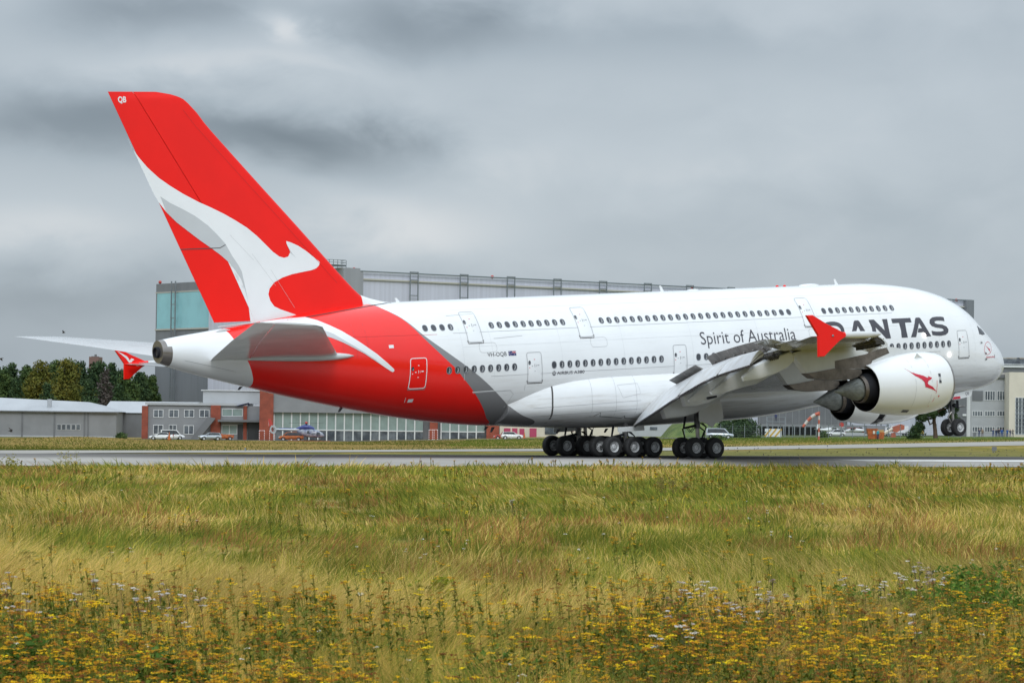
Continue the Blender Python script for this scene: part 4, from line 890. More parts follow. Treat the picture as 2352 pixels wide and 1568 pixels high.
# ------------------------------------------------------------------ airfield buildings
class Site:
    """a building plot: origin at a surveyed corner; local x to the right along the front, y away, z up"""
    def __init__(s, px, depth, base=None, turn=0.0):
        s.px, s.d = px, depth; s.P = at(px, 784, depth); s.k = depth/FPX; s.turn = turn
        s.base = float(terrain_z(s.P[0], s.P[1])) if base is None else base
        s.rz = math.atan2(RH[1], RH[0])+turn; s.loc = (s.P[0], s.P[1], s.base)
        s.ax = np.array([math.cos(s.rz), math.sin(s.rz)])
    def x(s, px):     # local x of the front-plane point seen in column px
        a = ground_xy(px, 100.0)-CAM[:2]; m = np.array([[s.ax[0], -a[0]], [s.ax[1], -a[1]]]); t = np.linalg.solve(m, CAM[:2]-s.P[:2]); return float(t[0])
    def z(s, px, py):
        p = at(px, py, 1.0)-CAM; q = s.P[:2]+s.ax*s.x(px); k = np.linalg.norm(q-CAM[:2])/np.linalg.norm(p[:2]); return float(CAM[2]+p[2]*k-s.base)
    def empty(s, name, label, cat, group=None): return empty(name, s.loc, s.rz, label, cat, group)

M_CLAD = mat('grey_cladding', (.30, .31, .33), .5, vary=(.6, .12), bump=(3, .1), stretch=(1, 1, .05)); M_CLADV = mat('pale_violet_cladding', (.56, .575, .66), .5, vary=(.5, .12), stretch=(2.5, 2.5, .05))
M_CLADD = mat('dark_grey_cladding', (.20, .212, .23), .5, vary=(.5, .12), stretch=(1, 1, .1)); M_CYAN = mat('turquoise_glazing', (.29, .60, .65), .25, coat=.2, vary=(.12, .15))  # M_CLADD: darker grey sheet of the hangar's short wall and end pier
M_STEEL = mat('steel_ladder', (.22, .245, .26), .5, metal=.4); M_TRIM = mat('sheet_trim', (.48, .47, .42), .5); M_ROOFW = mat('white_sheet_roof', (.42, .435, .45), .4, vary=(.15, .15), stretch=(1, .2, 1))
M_WALL = mat('pale_grey_wall', (.235, .24, .25), .7, vary=(.3, .12)); M_WALLD = mat('mid_grey_wall', (.155, .16, .17), .7, vary=(.3, .15)); M_BRICK = mat('red_brick_panel', (.29, .066, .036), .75, vary=(.8, .3)); M_BEIGE = mat('cream_render', (.66, .60, .50), .8, vary=(.25, .1))
M_PANE = mat('office_glass', (.05, .06, .075), .12, coat=.3, vary=(.5, .5, (.16, .18, .2))); M_PGREEN = mat('green_tinted_glass', (.24, .31, .29), .25, vary=(.4, .2)); M_FRAME = mat('white_frame', (.62, .63, .63), .5); M_PINK = mat('pink_door', (.42, .05, .12), .6); M_BLK = mat('blackened_opening', (.025, .027, .03), .5)
M_ORANGE = mat('safety_orange', (.46, .115, .022), .6, vary=(2, .35)); M_REDV = mat('signal_red', (.42, .045, .035), .5); M_WV = mat('vehicle_white', (.72, .73, .74), .25, coat=.4); M_SILV = mat('vehicle_silver', (.42, .46, .50), .3, metal=.4, coat=.3); M_DBLUE = mat('dark_blue_paint', (.03, .05, .22), .3, coat=.3); M_YEL = mat('yellow_paint', (.55, .33, .03), .5)
M_CARGL = mat('car_glass', (.02, .025, .03), .08, coat=.4); M_CRED = mat('tail_lamp', (.4, .015, .01), .3); M_CARBLK = mat('black_trim', (.02, .02, .02), .6); M_CLEAR = mat('head_lamp', (.7, .72, .74), .15)

# ---- the big maintenance hangar: two tall walls meeting at a near corner
ZC = 760.0
HS = Site(818, ZC, -1.0); Pc = at(818, 784, ZC)[:2]; Pr = at(2226, 784, 889.0)[:2]; Pl = at(357, 784, 841.0)[:2]
def wall_site(P, Q, base):
    v = Q-P; s = Site.__new__(Site); s.rz = math.atan2(v[1], v[0]); s.P = np.array([P[0], P[1], 0]); s.base = base; s.ax = v/np.linalg.norm(v); s.loc = (P[0], P[1], base); s.L = float(np.linalg.norm(v)); return s
SR = wall_site(Pc, Pr, -1.5); SL = wall_site(Pl, Pc, -1.5)
hang = SR.empty('hangar', 'huge grey hangar with turquoise glazing and roof rail rising behind the airliner', 'hangar')
HT = SR.z(830, 623)
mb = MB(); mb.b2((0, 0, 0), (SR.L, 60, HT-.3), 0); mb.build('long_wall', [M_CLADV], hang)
mb = MB()
zt_ = SR.z(830, 640)-0.0
mb.b2((0.5, -.45, zt_-.25), (SR.L-.5, -.02, zt_+.1), 0); mb.build('eaves_gutter', M_TRIM, hang)
mb = MB(); mb.tube([(0, -.7, HT), (SR.L, -.7, HT)], .18, 0, 6); mb.build('roof_rail', M_STEEL, hang)
for i in range(13):       # caged ladders along the wall
    px = [935, 1050, 1158, 1265, 1370, 1473, 1570, 1665, 1757, 1848, 1936, 2020, 2100][i]; x = SR.x(px)
    mb = MB()
    for dx in (0, 2.3): mb.b2((x+dx-.10, -1.0, 2), (x+dx+.10, -.8, HT+.4))
    for z in np.arange(4, HT, 3.6): mb.b2((x, -.95, z), (x+2.3, -.8, z+.2))
    mb.b2((x-.1, -.95, HT+.2), (x+2.4, -.8, HT+.42)); mb.build('ladder', M_STEEL, hang)
mb = MB(); mb.b2((-4.6, -1.0, 0), (.2, 3, HT+.6), 0); mb.b2((.2, -.8, 0), (1.2, 2, HT-.2), 0); mb.build('corner_tower', M_CLAD, hang)
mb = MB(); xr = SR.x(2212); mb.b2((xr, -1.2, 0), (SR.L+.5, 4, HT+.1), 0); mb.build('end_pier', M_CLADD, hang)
mb = MB(); xe = -4.6
for z in (0, .55, 1.1): mb.tube([(-11, 3, HT+1.2+z), (-8, -.5, HT+1.2+z), (-3.6, -.5, HT+1.2+z), (-2.5, 3, HT+1.2+z)], .07, 0, 5)
for x in np.arange(-10.5, -2.9, 1.2): mb.b2((x-.05, -.3, HT+.5), (x+.05, -.2, HT+2.3))
mb.b2((-11, -.3, HT+.9), (-3.4, 2, HT+1.2)); mb.build('roof_platform', M_STEEL, hang)
# left wall lives in the same object frame
Rl = SL.rz-SR.rz; Ll = SL.L
def lw(x, y, z):     # point of the left wall frame -> hangar frame
    p = SL.P[:2]+SL.ax*x+np.array([-SL.ax[1], SL.ax[0]])*y-SR.P[:2]; return (float(p@SR.ax), float(p@np.array([-SR.ax[1], SR.ax[0]])), z)
def lbox(mb, lo, hi, m=0):
    P = [lw(x, y, z) for z in (lo[2], hi[2]) for x, y in ((lo[0], lo[1]), (hi[0], lo[1]), (hi[0], hi[1]), (lo[0], hi[1]))]; mb.add(P, [(3, 2, 1, 0), (4, 5, 6, 7), (0, 1, 5, 4), (1, 2, 6, 5), (2, 3, 7, 6), (3, 0, 4, 7)], m)
HL = SL.z(370, 651.5); zg0 = SL.z(370, 755); zg1 = SL.z(370, 673.5)
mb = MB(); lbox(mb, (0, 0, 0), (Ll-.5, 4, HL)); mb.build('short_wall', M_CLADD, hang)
mb = MB(); lbox(mb, (.8, -.12, zg0), (Ll-2, -.01, zg1)); mb.build('turquoise_glazing', M_CYAN, hang)
mb = MB(); lbox(mb, (-.1, -.25, zg0-.4), (Ll-2, -.02, zg0-.02)); lbox(mb, (-.1, -.2, zg1+.02), (Ll-2, -.02, zg1+.3)); mb.build('glazing_sill', M_TRIM, hang)
mb = MB(); xl_ = SL.x(400)
for dx in (0, 2.1): lbox(mb, (xl_+dx-.12, -1.1, 4), (xl_+dx+.12, -.85, HL+.4))
for z in np.arange(5, HL, 3.4): lbox(mb, (xl_, -1.05, z), (xl_+2.1, -.9, z+.2))
mb.build('ladder', M_STEEL, hang)
for px, py, s_ in ((364, 648, SL), (1130, 636, SR), (1590, 661, SR), (2197, 689, SR), (812, 618, SR)):   # red warning lights on the roof edge
    x = s_.x(px); z = s_.z(px, py); mb = MB(); f = (lambda q: q) if s_ is SR else (lambda q: lw(*q)); c = f((x, 0.2, z)); mb.ball((c[0], c[1], z), .42, 0); mb.tube([(c[0], c[1], z-1.6), (c[0], c[1], z-.3)], .12, 1, 6); mb.build('warning_light', [M_REDV, M_STEEL], hang, smooth=60)

def gable_windows(site, parent, rects, m=M_PANE, frame=.35, deep=.12, mull=1):
    """each window is its own part; rects are survey boxes (x0,y0,x1,y1)"""
    for a, b, c, d in rects:
        x0, x1 = site.x(a), site.x(c); z0, z1 = site.z(a, d), site.z(a, b); mb = MB()
        t = min(.12, (x1-x0)*.06); mb.b2((x0, -.10, z0), (x1, -.02, z0+t)); mb.b2((x0, -.10, z1-t), (x1, -.02, z1)); mb.b2((x0, -.10, z0+t), (x0+t, -.02, z1-t)); mb.b2((x1-t, -.10, z0+t), (x1, -.02, z1-t))
        for k in range(1, mull+1): xm = x0+(x1-x0)*k/(mull+1); mb.b2((xm-t/2, -.10, z0+t), (xm+t/2, -.02, z1-t))
        f = mb.build('window', M_FRAME, parent); g = MB(); g.b2((x0+t, -.05, z0+t), (x1-t, -.022, z1-t)); g.build('pane', m, f)

# ---- grey warehouse with a white roof at the far left
S = Site(-60, 700)
e = S.empty('warehouse', 'low grey warehouse under a white sloping roof, far left', 'warehouse')
xr = S.x(270); ez = S.z(100, 943.5); rzz = S.z(40, 910.5)
mb = MB(); mb.b2((0, 0, -1), (xr, 30, ez-.05)); 
for px in (54, 128, 197, 205): x = S.x(px); mb.b2((x-.16, -.14, 0), (x+.16, -.01, ez-.05), 1)
mb.b2((0, -.1, -1), (xr, -.01, S.z(100, 1000)), 2); mb.build('wall', [M_WALL, M_WALLD, M_ROOFW], e)
mb = MB(); xm = S.x(187); D = 30
mb.add([(-1, -.6, ez), (xr+.6, -.6, ez), (xm, D/2, rzz-.9), (-1, D/2, rzz), (xr+.6, D, ez), (-1, D, ez)], [(0, 1, 2, 3), (1, 4, 2), (3, 2, 4, 5)], 0); mb.b2((-1, -.75, ez-.22), (xr+.6, -.55, ez+.02), 1); mb.build('roof', [M_ROOFW, M_WALLD], e)
mb = MB(); x = S.x(107); mb.tube([(x, 6, ez), (x, 6, rzz-.4)], .5, 0, 8); mb.build('roof_vent', M_ROOFW, e)
gable_windows(S, e, [(134+i*11, 974, 143.5+i*11, 987) for i in range(5)], mull=0)
S = Site(250, 712)
e = S.empty('annex', 'low grey annex with pale roof between the warehouse and the office', 'annex')
mb = MB(); xr = S.x(332); mb.b2((S.x(268), 0, -1), (xr, 18, S.z(300, 948))); mb.build('wall', M_WALLD, e)
mb = MB(); z1 = S.z(300, 948); zz = S.z(300, 921); mb.add([(S.x(236), -.5, z1+.03), (xr, -.5, z1+.03), (S.x(455), 9, zz), (S.x(244), 9, zz)], [(0, 1, 2, 3)]); mb.b2((S.x(244), 9, zz-.6), (S.x(455), 12, zz+.02)); mb.build('roof', M_ROOFW, e)

# ---- two-storey office with brick pillars
S = Site(328, 668)
e = S.empty('terminal_office', 'two storey grey office with red brick pillars at left', 'office building')
zt_ = S.z(400, 930)
mb = MB(); mb.b2((S.x(341), 0, -1), (S.x(600), 14, zt_)); mb.build('wall', M_WALL, e)
mb = MB(); mb.b2((S.x(336), -.4, zt_), (S.x(572), 14, zt_+.5)); mb.build('roof', M_ROOFW, e)
for a, c, t in ((329, 343, 931.5), (487, 509.5, 930.5), (562, 570, 932)):
    mb = MB(); mb.b2((S.x(a), -.6, -1), (S.x(c), 1.5, S.z(a, t))); mb.build('brick_pillar', M_BRICK, e)
gable_windows(S, e, [(355+35.2*i, 940, 378+35.2*i, 958.5) for i in range(4)]+[(355, 975, 378, 997), (391, 975, 409, 997), (425, 976, 448, 997)])
gable_windows(S, e, [(512, 938, 560, 956), (512, 975, 548, 997)], M_PGREEN)
mb = MB(); mb.b2((S.x(505), -2.2, S.z(540, 968.5)), (S.x(606), -.02, S.z(540, 963.5))); mb.build('canopy', M_WALLD, e)
mb = MB(); mb.b2((S.x(572), -.3, -1), (S.x(602), -.02, S.z(590, 968.8))); mb.b2((S.x(549), -.3, -1), (S.x(560), -.02, S.z(555, 975))); mb.build('entrance', M_BLK, e)
mb = MB(); a = [S.x(v) for v in (443, 462, 482, 500)]; zz = [S.z(470, v) for v in (1005, 985, 960, 957)]; mb.add([(a[0], -2.5, 0), (a[1], -2.5, 0), (a[3], -2.5, zz[2]), (a[2], -2.5, zz[3]), (a[0], -1.2, 0), (a[1], -1.2, 0), (a[3], -1.2, zz[2]), (a[2], -1.2, zz[3])], [(0, 1, 2, 3), (7, 6, 5, 4), (0, 3, 7, 4), (1, 5, 6, 2), (3, 2, 6, 7), (0, 4, 5, 1)]); mb.build('stair', M_WALLD, e)
mb = MB(); x0, x1 = S.x(465), S.x(600); mb.b2((x0, 3, zt_+.5), (x1, 12, S.z(500, 897.5))); mb.b2((x0-.4, 2.6, S.z(500, 897)), (x1+.4, 12, S.z(500, 895)), 1); mb.build('roof_storey', [M_ROOFW, M_FRAME], e)
mb = MB(); x0, x1 = S.x(545), S.x(575); mb.add([(x0, -1, S.z(550, 932)), (x1, -1, S.z(570, 924)), (x1, .5, S.z(570, 932)), (x0, .5, S.z(550, 932.5))], [(0, 1, 2, 3)]); mb.build('blue_awning', M_DBLUE, e)

# ---- glass fronted hall with brick columns
S = Site(599, 662)
e = S.empty('glass_hall', 'long low hall with glass front, grey fascia and red brick columns', 'hall')
zf, zg, zd = S.z(800, 948.5), S.z(800, 988), S.z(800, 1009)
mb = MB(); xe = S.x(1150); mb.b2((0, .5, -2), (xe, 16, zf-.1)); mb.build('wall', M_WALLD, e)
mb = MB(); zz = S.z(700, 905); mb.b2((S.x(630), -.8, zf), (xe, 14, zz)); mb.build('fascia', M_WALL, e)
for i, (a, c, t) in enumerate(((599.5, 631, 880), (990, 1008, 950), (1120, 1149, 950))):
    mb = MB(); mb.b2((S.x(a), -1.2, -2), (S.x(c), 1.5, S.z(a, t))); mb.build('brick_column', M_BRICK, e)
cols = list(np.arange(632, 1115, 20.2))
for a in cols:
    c = a+20.2
    if 984 < (a+c)/2 < 1010: continue
    x0, x1 = S.x(a), S.x(c); mb = MB(); mb.b2((x0-.12, -.1, -2), (x0+.12, .45, zf)); mb.b2((x0+.12, -.05, zg-.1), (x1-.12, .4, zg+.1)); f = mb.build('window', M_FRAME, e)
    g = MB(); g.b2((x0+.12, .1, zg+.1), (x1-.12, .3, zf-.02), 0); g.b2((x0+.12, .1, -1), (x1-.12, .3, zg-.1), 1); g.build('pane', [M_PGREEN, M_PANE], f)

# ---- cream workshop
S = Site(1150, 690)
e = S.empty('workshop', 'cream rendered workshop with pink doors behind the main wheels', 'workshop')
mb = MB(); mb.b2((0, 0, -3), (S.x(1558), 14, S.z(1300, 960))); mb.b2((S.x(1425), -.05, -3), (S.x(1560), -.01, S.z(1500, 962)), 1); mb.build('wall', [M_BEIGE, M_ROOFW], e)
for a, b, c, d in ((1160, 983, 1175, 995), (1179, 983, 1191, 1006), (1196, 984, 1207, 1006), (1219, 983, 1235, 1006), (1313, 978, 1320, 990)):
    mb = MB(); mb.b2((S.x(a), -.12, S.z(a, d)), (S.x(c), -.01, S.z(a, b))); mb.build('door', M_PINK, e)
for a, b, c, d in ((1254, 979, 1280, 997), (1326, 984, 1332, 991), (1495, 980, 1512, 987)): mb = MB(); mb.b2((S.x(a), -.14, S.z(a, d)), (S.x(c), -.06, S.z(a, b))); mb.build('window', M_PANE, e)

# ---- office block and cream tower at the right edge
S = Site(2192, 735)
e = S.empty('office_block', 'three storey grey office block with rows of windows below the nose', 'office building')
mb = MB(); zt_ = S.z(2300, 868); mb.b2((S.x(2221), 0, -2), (S.x(2316.5), 14, zt_)); mb.b2((S.x(2216), -.6, zt_), (S.x(2318), 14, S.z(2300, 860)), 1); mb.b2((S.x(2221), -.4, -2), (S.x(2229.5), -.02, S.z(2225, 890)), 2); mb.build('wall', [mat('light_grey_render', (.40, .41, .425), .7, vary=(.3, .12)), M_WALLD, M_FRAME], e)
mb = MB(); mb.b2((S.x(2196), -1, -2), (S.x(2220.5), 10, S.z(2210, 850))); mb.build('stair_tower', M_WALLD, e)
W3 = [(2234.5, 2258.5), (2263, 2287), (2291, 2315.5)]
gable_windows(S, e, [(a, 897, c, 919.5) for a, c in W3[1:]]+[(a, 943, c, 955.5) for a, c in W3]+[(a, 979, c, 992) for a, c in W3]+[(2221, 912.5, 2229, 923.5), (2221, 946.5, 2229, 958)], mull=3, frame=.2)
mb = MB(); a, c = W3[0]; mb.b2((S.x(a), -.15, S.z(a, 919.5)), (S.x(c), -.02, S.z(a, 897))); mb.build('roller_blind', M_WALLD, e)
mb = MB(); mb.b2((S.x(2211), -.2 -1, S.z(2215, 955)), (S.x(2219.5), -1.02, S.z(2215, 950.5))); mb.build('sign_board', M_FRAME, e)
mb = MB(); mb.tube([(S.x(2316.8), -.3, 0), (S.x(2316.8), -.3, zt_)], .1, 0, 6); mb.build('drainpipe', M_STEEL, e)
S = Site(2319, 728)
e = S.empty('stair_tower_building', 'cream rendered tower with tall gridded window at right edge', 'tower')
mb = MB(); mb.b2((0, 0, -2), (S.x(2440), 12, S.z(2340, 854.5))); mb.build('wall', M_BEIGE, e)
gable_windows(S, e, [(2333, 912, 2372, 998)], M_PANE, mull=4)
mb = MB(); x0, x1 = S.x(2333), S.x(2372)
for k in range(1, 9): z = S.z(2340, 998-k*9.5); mb.b2((x0, -.16, z-.06), (x1, -.105, z+.06))
mb.build('glazing_bars', M_STEEL, e)
S = Site(2255, 800)
e = S.empty('sawtooth_hall', 'hall with sawtooth roof beyond the nose of the airliner', 'hall')
zb = S.z(2340, 844); z0 = S.z(2340, 840); z1 = S.z(2340, 821)
mb = MB(); mb.b2((S.x(2255), 0, -2), (S.x(2450), 30, zb)); mb.b2((S.x(2255), -.4, zb), (S.x(2450), 30, zb+.5), 1); mb.build('wall', [M_WALLD, M_FRAME], e)
mb = MB(); P = 52.0; M_ROOFG = mat('weathered_sheet_roof', (.40, .39, .34), .6, vary=(.5, .35, (.30, .24, .17)), stretch=(1, 1, .2))
for k in range(-1, 4):
    a = 2276+k*P-30; xa, xb, xc, xd = S.x(a+2), S.x(a+14), S.x(a+38), S.x(a+54); xe = S.x(a+26)
    mb.add([(xb, 1, z0), (xe, 1, z0), (S.x(a+40), 1, z1), (S.x(a-8), 1, z1), (xb, 28, z0), (xe, 28, z0), (S.x(a+40), 28, z1), (S.x(a-8), 28, z1)], [(0, 1, 2, 3), (7, 6, 5, 4), (3, 2, 6, 7), (0, 3, 7, 4), (1, 5, 6, 2)])
mb.build('roof', M_ROOFG, e)
mb = MB(); mb.tube([(S.x(2255), -.5, S.z(2340, 837)), (S.x(2450), -.5, S.z(2340, 837))], .08, 0, 5); mb.b2((S.x(2255), .2, zb+.5), (S.x(2450), .9, z1-.3), 1); mb.build('roof_glazing', [M_FRAME, M_PANE], e)

# ---- concrete block above the trees at the far left, behind the wood
S = Site(205, 1250)
e = S.empty('brown_tower_block', 'brown rooftop block with masts showing above the trees at left', 'building')
mb = MB(); mb.b2((0, 0, 0), (S.x(227), 12, S.z(215, 819)), 0); mb.b2((S.x(209), 2, 0), (S.x(220), 8, S.z(215, 817.5)), 1); mb.build('wall', [mat('brown_brick', (.16, .10, .09), .8), M_WALLD], e)
mb = MB(); mb.tube([(S.x(219.5), 1, 0), (S.x(219.5), 1, S.z(215, 813.5))], .5, 0, 6); mb.tube([(S.x(225.5), 1, 0), (S.x(225.5), 1, S.z(215, 818))], .3, 0, 6); mb.build('mast', M_WALLD, e)

S = Site(1600, 840)
e = S.empty('grey_hall', 'plain grey hall behind the windsock, below the belly of the airliner', 'hall')
mb = MB(); mb.b2((0, 0, -2), (S.x(1948), 12, S.z(1760, 925)), 0); 
for px in np.arange(1612, 1945, 15): mb.b2((S.x(px)-.08, -.1, 0), (S.x(px)+.08, -.01, S.z(1760, 925)), 1)
mb.build('wall', [M_WALLD, M_WALL], e); mb = MB(); mb.b2((-.3, -.4, S.z(1760, 925)), (S.x(1949), 12, S.z(1760, 923))); mb.build('roof', M_CLAD, e)
# ------------------------------------------------------------------ trees
def leaf_mat(name, dark, light, hue2=None):
    m = bpy.data.materials.new(name); m.use_nodes = True; T = NT(m.node_tree); p = T.n['Principled BSDF']; p.inputs['Roughness'].default_value = .75; p.inputs['Specular IOR Level'].default_value = .2
    t = T.new('ShaderNodeTexCoord'); f = T.noise(t.outputs['Object'], .9, 3); g = T.noise(t.outputs['Object'], .25, 2)
    c = T.mix(T.smooth(f, .35, .65), (*dark, 1), (*light, 1))
    if hue2: c = T.mix(T.smooth(g, .45, .6), c, (*hue2, 1))
    T.put(p.inputs['Base Color'], c); return m
M_BARK = mat('bark', (.09, .07, .05), .9, vary=(2, .4)); M_LF = [leaf_mat('dark_foliage', (.02, .045, .018), (.055, .09, .032)), leaf_mat('green_foliage', (.03, .06, .018), (.08, .12, .032)), leaf_mat('yellow_green_foliage', (.065, .07, .014), (.17, .15, .022), (.11, .12, .02)), leaf_mat('bare_twigs', (.07, .06, .05), (.12, .10, .09))]
M_PINEBARK = mat('pine_bark', (.10, .065, .045), .9, vary=(2, .4))
def leaf_mesh(name, lobes, n, size, flat=.5):
    """crown of many small leaf sprays scattered through irregular lobes"""
    L = np.array(lobes, float); w = L[:, 3]**2; pick = rng.choice(len(L), n, p=w/w.sum()); d = rng.normal(size=(n, 3)); d /= np.linalg.norm(d, axis=1)[:, None]
    r = rng.random(n)**.5; c = L[pick, :3]+d*(r*L[pick, 3])[:, None]*np.array([1, 1, .85]); sz = size*(.6+.8*rng.random(n))
    nr = d+rng.normal(size=(n, 3))*.8; nr /= np.linalg.norm(nr, axis=1)[:, None]; a = np.cross(nr, rng.normal(size=(n, 3))); a /= np.linalg.norm(a, axis=1)[:, None]; b = np.cross(nr, a)*flat
    V = np.stack([c-a*sz[:, None], c-b*sz[:, None], c+a*sz[:, None]*1.1, c+b*sz[:, None]], 1).reshape(-1, 3); F = np.arange(n*4).reshape(-1, 4)
    me = bpy.data.meshes.new(name); me.from_pydata(V.tolist(), [], F.tolist()); return me
def tree(px, depth, top, width, kind, label, group, name='tree', seed=0, trunk_h=.35, base=None, n=2600, leaf=.42):
    S = Site(px, depth, base); H = S.z(px, top); Wd = width*S.k; r_ = np.random.default_rng(seed); e = empty(name, S.loc, S.rz, label, 'tree', group)
    lobes = []; k = 30
    for i in range(k):
        t = i/(k-1); z = H*(trunk_h+(1-trunk_h)*t*.9); ww = Wd*.5*math.sin(math.pi*min(1, .25+.72*t))**.8*(1.05-.35*t)
        a = i*2.4+r_.random(); q = ww*(.15+.7*r_.random()); R = max(1.1, Wd*.30*(.6+.7*r_.random())*(1.2-.7*t)); lobes.append((q*math.cos(a), q*math.sin(a), min(z, H-R*.8), R))
    me = leaf_mesh('crown', lobes, n, leaf); me.materials.append(M_LF[kind]); link(bpy.data.objects.new('crown', me), e)
    mb = MB(); r0 = max(.18, H*.018); mb.tube([(0, 0, -1.5), (r0*.3, 0, H*.3), (0, r0, H*.75)], [r0*1.2, r0*.8, r0*.3], 0, 8)
    for x, y, z, R in lobes[::3]: mb.tube([(0, 0, z*.6), (x*.5, y*.5, z*.8), (x, y, z)], [r0*.45, r0*.3, r0*.12], 0, 6)
    mb.build('trunk', M_BARK, e, smooth=60); return e
G = 'trees behind the grey warehouse'
WOOD = [(-12, 830, 84, 0, 'dark'), (30, 824, 60, 0, 'dark'), (62, 832, 60, 1, 'green'), (92, 822, 74, 2, 'yellow'), (128, 818, 70, 1, 'green'), (152, 816, 88, 2, 'yellow'), (186, 823, 58, 0, 'dark'), (222, 826, 66, 0, 'dark'), (244, 838, 46, 3, 'bare'), (258, 824, 40, 0, 'dark'), (292, 845, 60, 1, 'green'), (322, 848, 56, 0, 'dark'), (350, 856, 40, 1, 'green'), (10, 842, 60, 1, 'green')]
LB = {'dark': 'dark green tree in the wood', 'green': 'mid green tree in the wood', 'yellow': 'yellowing tree in the wood', 'bare': 'greyish half bare tree in the wood'}
WH = ['at the left edge of the photo', 'second of the dark ones from the left edge', 'left of the first yellowing one', 'left of the two yellowing ones', 'between the two yellowing ones', 'the broader of the two yellowing ones', 'just right of the yellowing ones', 'below the brown rooftop block', 'above the gap between warehouse and annex', 'behind the half bare one', 'behind the red wing tip fence', 'right of the red wing tip fence', 'touching the hangar corner', 'low beside the left edge, lighter than its neighbour']
for i, (px, top, w, k, lb) in enumerate(WOOD):
    w *= 1.35
    tree(px, [830, 815, 800, 790, 822, 785, 812, 800, 795, 825, 798, 806, 812, 790][i], top, w, k, LB[lb]+', '+WH[i], G, 'tree', i+3, .12, n=(2600 if k == 3 else 11000), leaf=.30)
BK = ['at the left end', 'second from the left', 'third from the left', 'fourth from the left', 'fifth from the left', 'sixth from the left', 'at the right end, nearest the hangar']
for i, (px, top, w) in enumerate(((15, 838, 100), (70, 836, 100), (120, 824, 105), (170, 826, 105), (225, 823, 110), (275, 842, 100), (325, 852, 90))):
    tree(px, 850, top, w, (0, 1, 0, 1, 0, 0, 1)[i], 'dark tree in the second row of the wood, '+BK[i], 'second row of the wood', 'tree', 60+i, .08, n=9000, leaf=.40)
for px, top, w, lb in ((40, 862, 46, 'low dark bush in front of the wood, near the left edge'), (110, 872, 60, 'dark bush below the first yellowing tree'), (205, 868, 60, 'dark bush at the foot of the wood near the middle'), (275, 876, 60, 'dark bush above the annex roof')):
    tree(px, 770, top, w, 0, lb, 'bushes at the foot of the wood', 'bush', px, .05, n=4500, leaf=.28)
tree(1700, 640, 955, 88, 0, 'dark round tree beside the grassy mound', None, 'tree', 44, .1, n=7000, leaf=.22)
tree(1668, 655, 962, 40, 0, 'small dark tree on the shoulder of the mound', None, 'tree', 45, .1, n=3500, leaf=.22)
# pine in front of the offices
def pine(px, depth, top, width, label):
    S = Site(px, depth); H = S.z(px, top); k = S.k; e = empty('pine_tree', S.loc, S.rz, label, 'tree'); lobes = []
    P = [(2103, 984, 11), (2112, 986, 9), (2118, 955, 17), (2100, 945, 12), (2128, 932, 18), (2150, 918, 20), (2172, 922, 18), (2190, 938, 14), (2140, 950, 14), (2165, 945, 14), (2188, 955, 11), (2198, 965, 9), (2112, 975, 10), (2155, 895, 16), (2176, 900, 14), (2122, 982, 8)]
    for a, b, r in P: lobes.append((S.x(a), rng.uniform(-2, 2), S.z(a, b), r*k*1.0))
    me = leaf_mesh('crown', lobes, 14000, .20, .3); me.materials.append(M_LF[0]); link(bpy.data.objects.new('crown', me), e)
    mb = MB(); f = lambda a, b: (S.x(a), 0, S.z(a, b)); mb.tube([f(2151, 1006), f(2150, 990), f(2147, 965), f(2150, 930), f(2155, 895)], [.42, .36, .30, .22, .12], 0, 10)
    for pts in (((2147, 968), (2138, 975), (2130, 955), (2118, 950)), ((2148, 950), (2165, 940), (2185, 936)), ((2146, 960), (2132, 962), (2118, 968), (2106, 982)), ((2150, 935), (2135, 925), (2128, 915))): mb.tube([f(*q) for q in pts], [.18, .15, .11, .07][:len(pts)], 0, 7)
    mb.build('trunk', M_PINEBARK, e, smooth=60)
pine(2151, 560, 890, 110, 'spreading pine with bare brown trunk in front of the office block')
for px, dep, top, w, k, lb in ((282, 660, 992, 22, 1, 'round green bush against the annex wall'), (2103, 590, 983, 36, 0, 'dark bush left of the pine trunk'), (1893, 640, 990, 16, 1, 'small green bush left of the white off-roader'), (1738, 620, 1000, 26, 1, 'low green shrub right of the mound'), (1650, 560, 998, 50, 1, 'green scrub at the foot of the mound')):
    tree(px, dep, top, w, k, lb, None, 'bush', px, .05, n=700, leaf=.2)
# grassy mound
S = Site(1555, 655); mb = MB(); rows = []
for v in np.linspace(0, 1, 15):
    r = []
    for u in np.linspace(0, 1, 41):
        px = 1530+200*u; h = (S.z(1600, 957))*math.sin(math.pi*v)**.8*float(pchip([0, .12, .3, .55, .72, .85, 1], [0, .7, 1.05, 1.0, .6, .2, 0])(u)); r.append((S.x(px), -6+40*v, h+.25*float(fbm(u*14, v*6, 5))-.4))
    rows.append(r)
mb.loft(rows, 0, False, False); tag(mb.build('grassy_mound', mat('mound_grass', (.12, .155, .03), .9, vary=(.5, .5, (.05, .09, .015)), bump=(2, .8, .3)), None, smooth=60, loc=S.loc), kind='structure').rotation_euler = (0, 0, S.rz)
